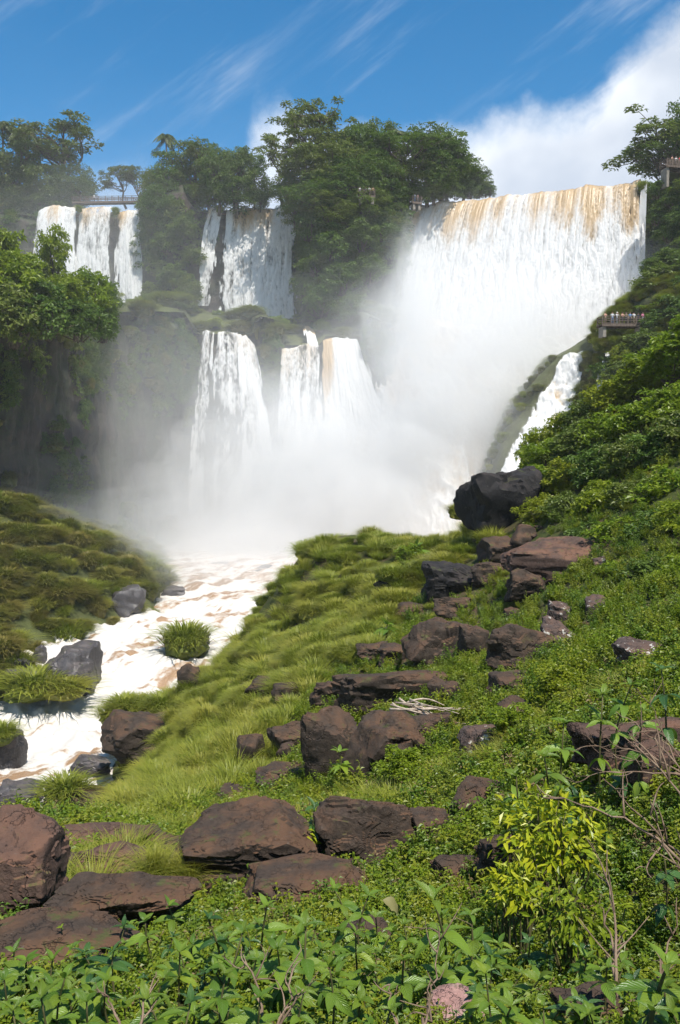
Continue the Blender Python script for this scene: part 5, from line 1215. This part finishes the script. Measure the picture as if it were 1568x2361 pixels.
# yellow bush, every leaf a part
def leafy_bush(centre, rad, n, L, label, seed, name, meshes, alt=None):
    rg = np.random.default_rng(seed); c = np.asarray(centre, float); zb = float(hill_z(np.array([c[0]]), np.array([c[1]]))[0])
    t = thing(name, (c[0], c[1], zb), label, 'bush'); mb = MB(); k = 0; rel = np.array([0, 0, c[2] - zb])
    while k < n:
        d = rdir(1, rg)[0]; d[2] = d[2] * 0.9 + 0.2; e = rel + d * np.asarray(rad) * rg.uniform(0.55, 1.0)
        mb.tube(bend(np.array([rg.normal(0, .03), rg.normal(0, .03), -0.03]), e, rg, 6, 0.06), np.linspace(0.010, 0.003, 6), 4)
        for j in range(7):
            az = math.atan2(d[1], d[0]) + rg.normal(0, 0.9); b = e - d * j * L * 0.28 + rg.normal(0, 0.012, 3)
            use = meshes if (alt is None or e[2] > rel[2] - 0.15 * rad[2] or rg.random() < 0.35) else alt
            put_leaf(t, use[rg.integers(len(use))], b, az, rg.normal(0.2, 0.4), L * rg.uniform(0.7, 1.2), rg.normal(0, 0.4)); k += 1
    m_ = n * 2; d = rdir(m_, rg); d[:, 2] = d[:, 2] * 0.9 + 0.1; p_ = rel + d * np.asarray(rad) * rg.uniform(0.35, 1.0, m_)[:, None]; V_, T_ = leaves(p_, unit(d * 0.8 + rdir(m_, rg) * 0.7 - np.array([0, 0, 0.3])), d + np.array([0, 0, 0.6]), L * rg.uniform(0.6, 1.1, m_), L * 0.33)
    obj('inner_leaves', mesh_np('inner_leaves', V_, T_, False, {'tint': np.repeat(rg.random(m_), 4)}, [(meshes if alt is None else (YLEAF if rg.random() < 0.0 else meshes))[0].materials[0]]), None, t, kind='stuff')
    obj('stems', mb.mesh('stems', True, [M['stem']]), None, t); return t
leafy_bush(at(1265, 1935, 5.6), (0.42, 0.36, 0.33), 285, 0.088, 'bright yellow green bush in the right foreground', 951, 'yellow_bush', YLEAF, GLEAF)
leafy_bush(at(1190, 2045, 5.2), (0.20, 0.2, 0.16), 100, 0.08, 'lower yellow spray left of the bright yellow bush', 952, 'yellow_bush', YLEAF, GLEAF)
leafy_bush(at(685, 1945, 9.6), (0.22, 0.2, 0.22), 70, 0.13, 'small yellow green bush on the great dark boulder', 953, 'yellow_bush', YLEAF, GLEAF)
leafy_bush(at(1330, 2105, 4.6), (0.30, 0.3, 0.20), 120, 0.07, 'fresh green small bush below the yellow bush', 954, 'green_bush', GLEAF)
# bare twiggy shrubs and dead wood
def twigs(start, ends, rad, label, seed, name='bare_shrub', mat='twig'):
    rg = np.random.default_rng(seed); s0 = np.asarray(start, float); t = thing(name, s0, label, 'bare shrub')
    for e in ends:
        e = np.asarray(e, float) - s0; mb = MB(); P = bend((0, 0, 0), e, rg, 12, 0.06); P[1:-1] += rg.normal(0, 0.018 * np.linalg.norm(e), (10, 3)); mb.tube(P, np.linspace(rad, rad * 0.25, 12) * 0.72, 6)
        for k in range(5):
            i = rg.integers(3, 12); L_ = np.linalg.norm(e) * rg.uniform(0.15, 0.38); d = unit(e / np.linalg.norm(e) + rg.normal(0, 0.7, 3)); Q = bend(P[i], P[i] + d * L_, rg, 6, 0.1); mb.tube(Q, np.linspace(rad * 0.42, rad * 0.15, 6), 4)
            if k < 3: mb.tube(bend(Q[3], Q[3] + unit(d + rg.normal(0, 0.6, 3)) * L_ * 0.5, rg, 5, 0.1), np.linspace(rad * 0.2, rad * 0.1, 5), 3)
        obj('branch', mb.mesh('branch', True, [M[mat]]), None, t)
twigs(at(1640, 2080, 4.6), [at(1500, 1880, 4.7), at(1390, 1795, 4.9), at(1440, 1700, 5.0), at(1510, 1650, 5.0), at(1300, 1840, 4.8)], 0.017, 'bare brown branches reaching in from the right edge', 961)
twigs(at(1425, 2330, 3.7), [at(1385, 2090, 4.0), at(1560, 2110, 3.9), at(1400, 1960, 4.2)], 0.013, 'bare forked stem below the right hand branches', 962)
twigs(at(1580, 1790, 6.5), [at(1380, 1720, 6.7), at(1420, 1640, 6.7), at(1500, 1600, 6.7), at(1330, 1790, 6.6), at(1340, 1690, 6.9)], 0.012, 'dry twiggy shrub before the red brown rock', 963)
twigs(at(620, 2420, 3.0), [at(690, 2170, 3.3), at(560, 2200, 3.3), at(700, 2280, 3.1)], 0.010, 'bare winding stems in the bottom thicket', 964)
twigs(at(300, 2420, 2.9), [at(360, 2240, 3.1), at(240, 2290, 3.1)], 0.009, 'thin bare stems at the lower left', 965)
twigs(at(960, 2420, 2.9), [at(985, 2240, 3.3), at(1010, 2150, 3.6), at(900, 2270, 3.2)], 0.010, 'bare upright stems below the large drooping plant', 966)
for i in range(16):
    a = at(rs_.uniform(895, 960), rs_.uniform(1610, 1640), 18.6); b = at(rs_.uniform(1000, 1090), rs_.uniform(1625, 1690), rs_.uniform(17.8, 18.8)); mb = MB(); c = (a + b) / 2
    mb.tube(bend(a - c, b - c, rs_, 8, 0.05), np.linspace(0.028, 0.010, 8) * rs_.uniform(0.6, 1.3), 5)
    obj('dry_stick', mb.mesh('dry_stick', True, [M['stick']]), None, loc=c, label='bleached dry stick in the driftwood pile on the dark boulder', cat='stick', group='driftwood pile')
lf = leaf_mesh('fallen_leaf', 0.15, 0.075, 1.7, 8, 'drygrass', 0.35); o_ = obj('fallen_leaf', lf, None, loc=at(882, 2075, 4.4), label='large pale dried leaf caught in the centre plants', cat='leaf'); o_.rotation_euler = (0.5, 0.15, -0.2)

# ================================================================== platforms, bridge and visitors
def rotz(a): return np.array([[math.cos(a), -math.sin(a), 0], [math.sin(a), math.cos(a), 0], [0, 0, 1]])
def deck(name, origin, az, length, depth, label, posts, rail=1.05, leg=2.0, cat='platform', solid=False, pw=0.14):
    t = thing(name, origin, label, cat, rot=(0, 0, az))
    n = max(int(length / 0.22), 3)
    pm = MB(); pm.box((0, 0, 0), (length / n * 0.93, depth, 0.06)); pm = pm.mesh('plank', False, [M['wood']])
    for i in range(n):
        o = bpy.data.objects.new('plank', pm); COL.objects.link(o); o.parent = t; o.location = ((i + 0.5) * length / n, 0, -0.03)
    for s in (-1, 1):
        mb = MB(); mb.box((length / 2, s * depth * 0.47, -0.24), (length, 0.16, 0.34)); obj('beam', mb.mesh('beam', False, [M['wood']]), None, t)
        for z in (0.42, 0.74, rail):
            mb = MB(); mb.box((length / 2, s * depth * 0.47, z), (length, 0.07, 0.09)); obj('rail', mb.mesh('rail', False, [M['wood']]), None, t)
        for i in range(posts):
            mb = MB(); mb.box((length * i / (posts - 1), s * depth * 0.47, (rail + 0.06) / 2 - 0.2), (pw, pw, rail + 0.5)); obj('post', mb.mesh('post', False, [M['wood']]), None, t)
    for z in (0.42, 0.74, rail):
        mb = MB(); mb.box((0, 0, z), (0.07, depth, 0.09)); obj('rail', mb.mesh('rail', False, [M['wood']]), None, t)
    if solid:
        k = int(length / 0.28)
        for i in range(k):
            mb = MB(); mb.box(((i + 0.5) * length / k, -depth * 0.50, 0.5), (0.16, 0.03, 0.9)); obj('baluster', mb.mesh('baluster', False, [M['wood']]), None, t)
    if leg:
        for i in range(2):
            mb = MB(); mb.box((0.4 + i * (length - 0.8), 0, -leg / 2 - 0.4), (0.5, depth * 0.8, leg)); obj('pier', mb.mesh('pier', False, [M['concrete']]), None, t)
    return t
P0 = at(1383, 748, 125); deck('viewing_platform', P0, R(3), 6.2, 2.2, 'timber viewing platform crowded with visitors below the huge fall', 6, leg=1.5)
P1 = at(1529, 384, 158); deck('viewing_platform', P1, R(12), 7.0, 2.4, 'upper timber viewing deck on a stone base at the right edge', 7, leg=3.4, solid=True)
P2_ = at(170, 467, 196); deck('footbridge', P2_, R(-3), 16.5, 1.6, 'long low footbridge above the far left falls', 12, leg=0.9, cat='bridge')
P3_ = at(826, 452, 171); deck('viewing_platform', P3_, R(5), 3.2, 1.6, 'small railed lookout hidden in the central headland trees', 4, leg=1.2)
P4_ = at(948, 466, 177.6); deck('viewing_platform', P4_, R(20), 2.0, 1.5, 'small lookout at the left end of the lip of the huge fall', 3, leg=1.2)
SK = NT('skin').bsdf
def skin_m(name, c): n = NT(name); return n.surf(n.bsdf(n.mix(n.ramp(n.noise(12, 3, 0.5, n.coord()), 0.3, 0.7), tuple(v * 0.85 for v in c), c), 0.6))
SKINS = [skin_m('skin_light', (0.46, 0.28, 0.20)), skin_m('skin_tan', (0.28, 0.16, 0.10))]
CLOTH = {k: plain('cloth_' + k, c, 0.85) for k, c in dict(white=(0.72, 0.72, 0.70), red=(0.55, 0.05, 0.05), pink=(0.70, 0.22, 0.36), blue=(0.16, 0.28, 0.48), grey=(0.22, 0.23, 0.25), dark=(0.03, 0.035, 0.05), peach=(0.62, 0.34, 0.24), khaki=(0.24, 0.19, 0.12)).items()}
HAIR = [plain('hair_dark', (0.02, 0.014, 0.01), 0.6), plain('hair_brown', (0.08, 0.045, 0.025), 0.6)]
def person_mesh(pose):
    """continuous skinned body, 1.7 m tall, facing -y"""
    J = []; Rd = []; E = []
    def v(p, r, par=None):
        J.append(p); Rd.append(r)
        if par is not None: E.append((par, len(J) - 1))
        return len(J) - 1
    hip = v((0, 0, 0.95), 0.145); wa = v((0, 0.0, 1.10), 0.125, hip); ch = v((0, 0, 1.30), 0.15, wa); nk = v((0, 0.01, 1.44), 0.06, ch); n2 = v((0, 0.0, 1.49), 0.052, nk); h1 = v((0, -0.015, 1.56), 0.085, n2); h2 = v((0, -0.01, 1.64), 0.09, h1); v((0, 0, 1.685), 0.05, h2); v((0, -0.115, 1.585), 0.014, h1)
    for s in (-1, 1):
        k = v((s * 0.09, 0, 0.88), 0.095, hip); k = v((s * 0.10, -0.01, 0.50), 0.062, k); k = v((s * 0.10, 0.02, 0.10), 0.042, k); k = v((s * 0.105, -0.03, 0.045), 0.042, k); v((s * 0.115, -0.15, 0.035), 0.034, k)
        sh = v((s * 0.185, 0, 1.37), 0.062, ch)
        if pose == 'rail': el = (s * 0.25, -0.06, 1.12); hd = (s * 0.20, -0.28, 1.06)
        elif pose == 'camera': el = (s * 0.27, -0.14, 1.16); hd = (s * 0.07, -0.27, 1.50)
        else: el = (s * 0.235, 0.02, 1.10); hd = (s * 0.235, -0.05, 0.87)
        e = v(el, 0.045, sh); w = v(hd, 0.03, e); dv = unit(np.array(hd) - np.array(el)); sd = unit(np.cross(dv, (0, 1, 0.3)))
        pm = np.array(hd) + dv * 0.06; p = v(tuple(pm), 0.034, w)
        for f in range(4): q = v(tuple(pm + dv * 0.05 + sd * (f - 1.5) * 0.021), 0.010, p); v(tuple(pm + dv * (0.095 - 0.008 * abs(f - 1.3)) + sd * (f - 1.5) * 0.023 + np.array([0, -0.012, 0])), 0.008, q)
        v(tuple(np.array(hd) + dv * 0.06 + sd * 0.055 * -s), 0.010, w)
    me = bpy.data.meshes.new('person_cage'); me.from_pydata(J, E, []); o = bpy.data.objects.new('person_cage', me); COL.objects.link(o)
    md = o.modifiers.new('s', 'SKIN'); 
    if not me.skin_vertices: 
        bpy.context.view_layer.objects.active = o; bpy.ops.mesh.customdata_skin_add()
    for i, r in enumerate(Rd): me.skin_vertices[0].data[i].radius = (r, r * (0.72 if i in (0, 1, 2) else 1.0)); me.skin_vertices[0].data[i].use_root = (i == 0)
    sb = o.modifiers.new('d', 'SUBSURF'); sb.levels = 1; sb.render_levels = 1
    dg = bpy.context.evaluated_depsgraph_get(); m2 = bpy.data.meshes.new_from_object(o.evaluated_get(dg)); bpy.data.objects.remove(o); return m2
PM = {p: person_mesh(p) for p in ('stand', 'rail', 'camera')}
hairV, hairT = ico(3)
def person(loc, az, pose, shirt, trousers, skin, hair, label, group=None, cap=None, s=1.0):
    me = PM[pose].copy(); me.materials.clear()
    for m_ in (SKINS[skin], CLOTH[shirt], CLOTH[trousers], plain('shoe', (0.03, 0.03, 0.03)) if 'shoe' not in bpy.data.materials else bpy.data.materials['shoe']): me.materials.append(m_)
    for p in me.polygons:
        c = p.center; arm = abs(c.x) > 0.195 and c.z > 0.75
        p.material_index = 3 if c.z < 0.075 else 2 if c.z < 0.98 and not arm else 1 if (c.z < 1.43 and (not arm or c.z > 1.18) and abs(c.y) < 0.2) else 0
        p.use_smooth = True
    o = obj('person', me, None, loc=loc, label=label, cat='person', group=group); o.rotation_euler = (0, 0, az); o.scale = (s, s, s)
    hv = hairV * np.array([0.098, 0.108, 0.10]) + np.array([0, 0.012, 1.645]); hv[:, 2] = np.maximum(hv[:, 2], 1.60 - 0.25 * np.maximum(hv[:, 1], 0))
    h = obj('cap' if cap else 'hair', mesh_np('hair', hv, hairT), CLOTH[cap] if cap else HAIR[hair], o)
    return o
def row(P, az, L, spec, side):
    d = np.array([math.cos(az), math.sin(az), 0]); q = np.array([-math.sin(az), math.cos(az), 0])
    for f, dy, face, pose, sh, tr, sk, hr, cap, lab in spec: person(tuple(P + d * L * f + q * dy), az + face, pose, sh, tr, sk, hr, lab, cap=cap)
PIp = math.pi
row(P0, R(3), 6.2, [(0.10, -0.5, 0.3, 'rail', 'peach', 'khaki', 1, 0, None, 'person in peach top standing at the left end of the viewing platform'), (0.26, -0.6, -0.2, 'rail', 'white', 'blue', 0, 1, None, 'person in white top and blue trousers second from the platform end'), (0.38, -0.4, 0.4, 'camera', 'white', 'grey', 0, 0, 'white', 'person with white cap and white top on the viewing platform'),
  (0.50, -0.6, 0.1, 'rail', 'peach', 'dark', 1, 1, None, 'person in peach top right of the white cap on the viewing platform'), (0.59, -0.5, -0.3, 'rail', 'khaki', 'dark', 0, 0, None, 'person in khaki top in the middle of the viewing platform'), (0.68, -0.6, 0.2, 'stand', 'blue', 'dark', 0, 1, None, 'person in blue top on the viewing platform'), (0.78, -0.5, PIp, 'camera', 'white', 'khaki', 0, 0, None, 'person in white top turned to the fall on the viewing platform'),
  (0.90, -0.2, 0.2, 'stand', 'dark', 'dark', 1, 0, None, 'tall person in dark clothes near the shrubs on the viewing platform'), (0.98, -0.6, 0.4, 'rail', 'pink', 'grey', 0, 0, None, 'person in pink top at the right end of the viewing platform')], 1)
row(P1, R(12), 7.0, [(0.18, -0.8, 0.3, 'rail', 'peach', 'dark', 0, 1, None, 'person in peach top on the upper viewing deck'), (0.30, -0.7, 0.0, 'rail', 'white', 'dark', 0, 1, None, 'person in white top on the upper viewing deck'), (0.40, -0.8, -0.2, 'rail', 'red', 'dark', 0, 0, None, 'person in red top on the upper viewing deck'), (0.55, -0.6, 0.1, 'stand', 'grey', 'dark', 1, 0, None, 'person in grey top on the upper viewing deck')], 1)
row(P2_, R(-3), 16.5, [(0.29, -0.2, 0.4, 'stand', 'white', 'dark', 1, 0, None, 'person in white shirt crossing the footbridge above the left falls'), (0.325, 0.2, 0.5, 'stand', 'grey', 'dark', 1, 0, None, 'person in grey following across the footbridge')], 1)
row(P3_, R(5), 3.2, [(0.1, -0.3, 0.2, 'rail', 'white', 'dark', 0, 0, None, 'person in white at the left of the headland lookout'), (0.45, -0.3, 0.0, 'rail', 'grey', 'dark', 0, 0, None, 'person in grey on the headland lookout'), (0.68, -0.4, -0.1, 'stand', 'white', 'dark', 0, 1, None, 'person in white in the middle of the headland lookout'), (0.9, -0.3, 0.3, 'rail', 'peach', 'dark', 0, 1, None, 'person in peach at the right of the headland lookout')], 1)
row(P4_, R(20), 2.0, [(0.35, -0.3, 0.3, 'rail', 'white', 'blue', 0, 1, None, 'person in white beside the lip of the huge fall'), (0.7, -0.2, 0.0, 'stand', 'peach', 'grey', 0, 0, None, 'person in peach beside the lip of the huge fall')], 1)

# ================================================================== spray and haze
def air_mat(name, dens, col):
    n = NT(name); pv = n.N('ShaderNodeVolumePrincipled')
    pv.inputs['Color'].default_value = col + (1,); pv.inputs['Density'].default_value = dens
    n.L(pv.outputs[0], n.out.inputs['Volume']); return n.mat
_iv, _it = ico(5)
def puff(c, r, tau, label, seed, shells=7, lump=0.46):
    """one drift of spray: nested closed surfaces, thin at the rim and dense at the heart; tau = optical depth through the heart"""
    sizes = np.linspace(1.3, 0.2, shells); wts = ((np.arange(shells) + 1.0) / shells) ** 1.4
    k = tau / (2 * min(r[0], r[1]) * (sizes * wts).sum())
    for i, s in enumerate(sizes):
        d = 1 + lump * 1.6 * fbm(_iv[:, 0] * 1.7 + seed + 0.35 * i, _iv[:, 1] * 1.7 + 0.5 * i, _iv[:, 2] * 1.7, oct=5, seed=seed, gain=0.5)
        V = _iv * d[:, None] * np.array(r) * s + np.array(c)
        obj('spray_mist', mesh_np('spray_mist', V, _it), air_mat('spray', k * wts[i], (0.99, 0.99, 0.985)), kind='stuff', label=label, cat='mist')
MIST = [
 ((12, 150, 2), (34, 20, 33), 5.4, 'white spray filling the basin below the boiling cascade'),
 ((-12, 150, -2), (24, 12, 33), 5.0, 'white spray hiding the foot of the lower falls'),
 ((34, 163, 40), (27, 7, 20), 2.6, 'white spray drifting up in front of the huge curtain waterfall'),
 ((15, 171, 49), (5.5, 5, 15), 2.0, 'plume of spray leaping up at the left end of the huge curtain waterfall'),
 ((-34, 140, 22), (40, 30, 40), 0.42, 'thin veil of spray drifting left across the dark cliff'),
 ((-52, 192, 62), (46, 12, 24), 0.24, 'thin veil of spray in front of the upper left trees'),
 ((-20, 120, 1), (33, 27, 16), 1.7, 'low spray drifting over the rapids and the left bank'),
 ((-4, 156, 12), (16, 8, 20), 0.9, 'loose plume of spray before the lower middle waterfall'),
 ((22, 149, 26), (22, 9, 25), 2.6, 'billowing spray in front of the boiling cascade'),
]
for i_, (c_, r_, t_, l_) in enumerate(MIST): puff(c_, r_, t_, l_, 300 + 10 * i_)
obj('haze', (lambda mb: (mb.box((0, 3200, 50), (12000, 6500, 118)), mb.mesh('haze', False))[1])(MB()), air_mat('haze_air', 0.0002, (0.96, 0.975, 1.0)),
    kind='stuff', label='thin pale haze in the air of the whole gorge', cat='haze')

# ================================================================== labels: place in the row where trees of one wood look alike
ORDN = ['first', 'second', 'third', 'fourth', 'fifth', 'sixth', 'seventh', 'eighth', 'ninth', 'tenth', 'eleventh', 'twelfth', 'thirteenth', 'fourteenth', 'fifteenth', 'sixteenth', 'seventeenth', 'eighteenth', 'nineteenth', 'twentieth']
for g_ in (G7, 'bushes along the lip', G1, G2, G3, G4, G5, G6, 'shrubs around the viewing platform', 'plants before the right hand rocks', 'grass fringe of the overhanging bank rock', 'grass caps on the dark rocks'):
    mem = [o for o in COL.objects if o.parent is None and o.get('group') == g_]
    mem.sort(key=lambda o: o.location.x / o.location.y)
    for i_, o in enumerate(mem):
        if len(mem) <= 20: o['label'] = o['label'] + ', ' + (ORDN[i_] + ' from the left' if i_ < len(mem) - 1 else 'rightmost of its group')
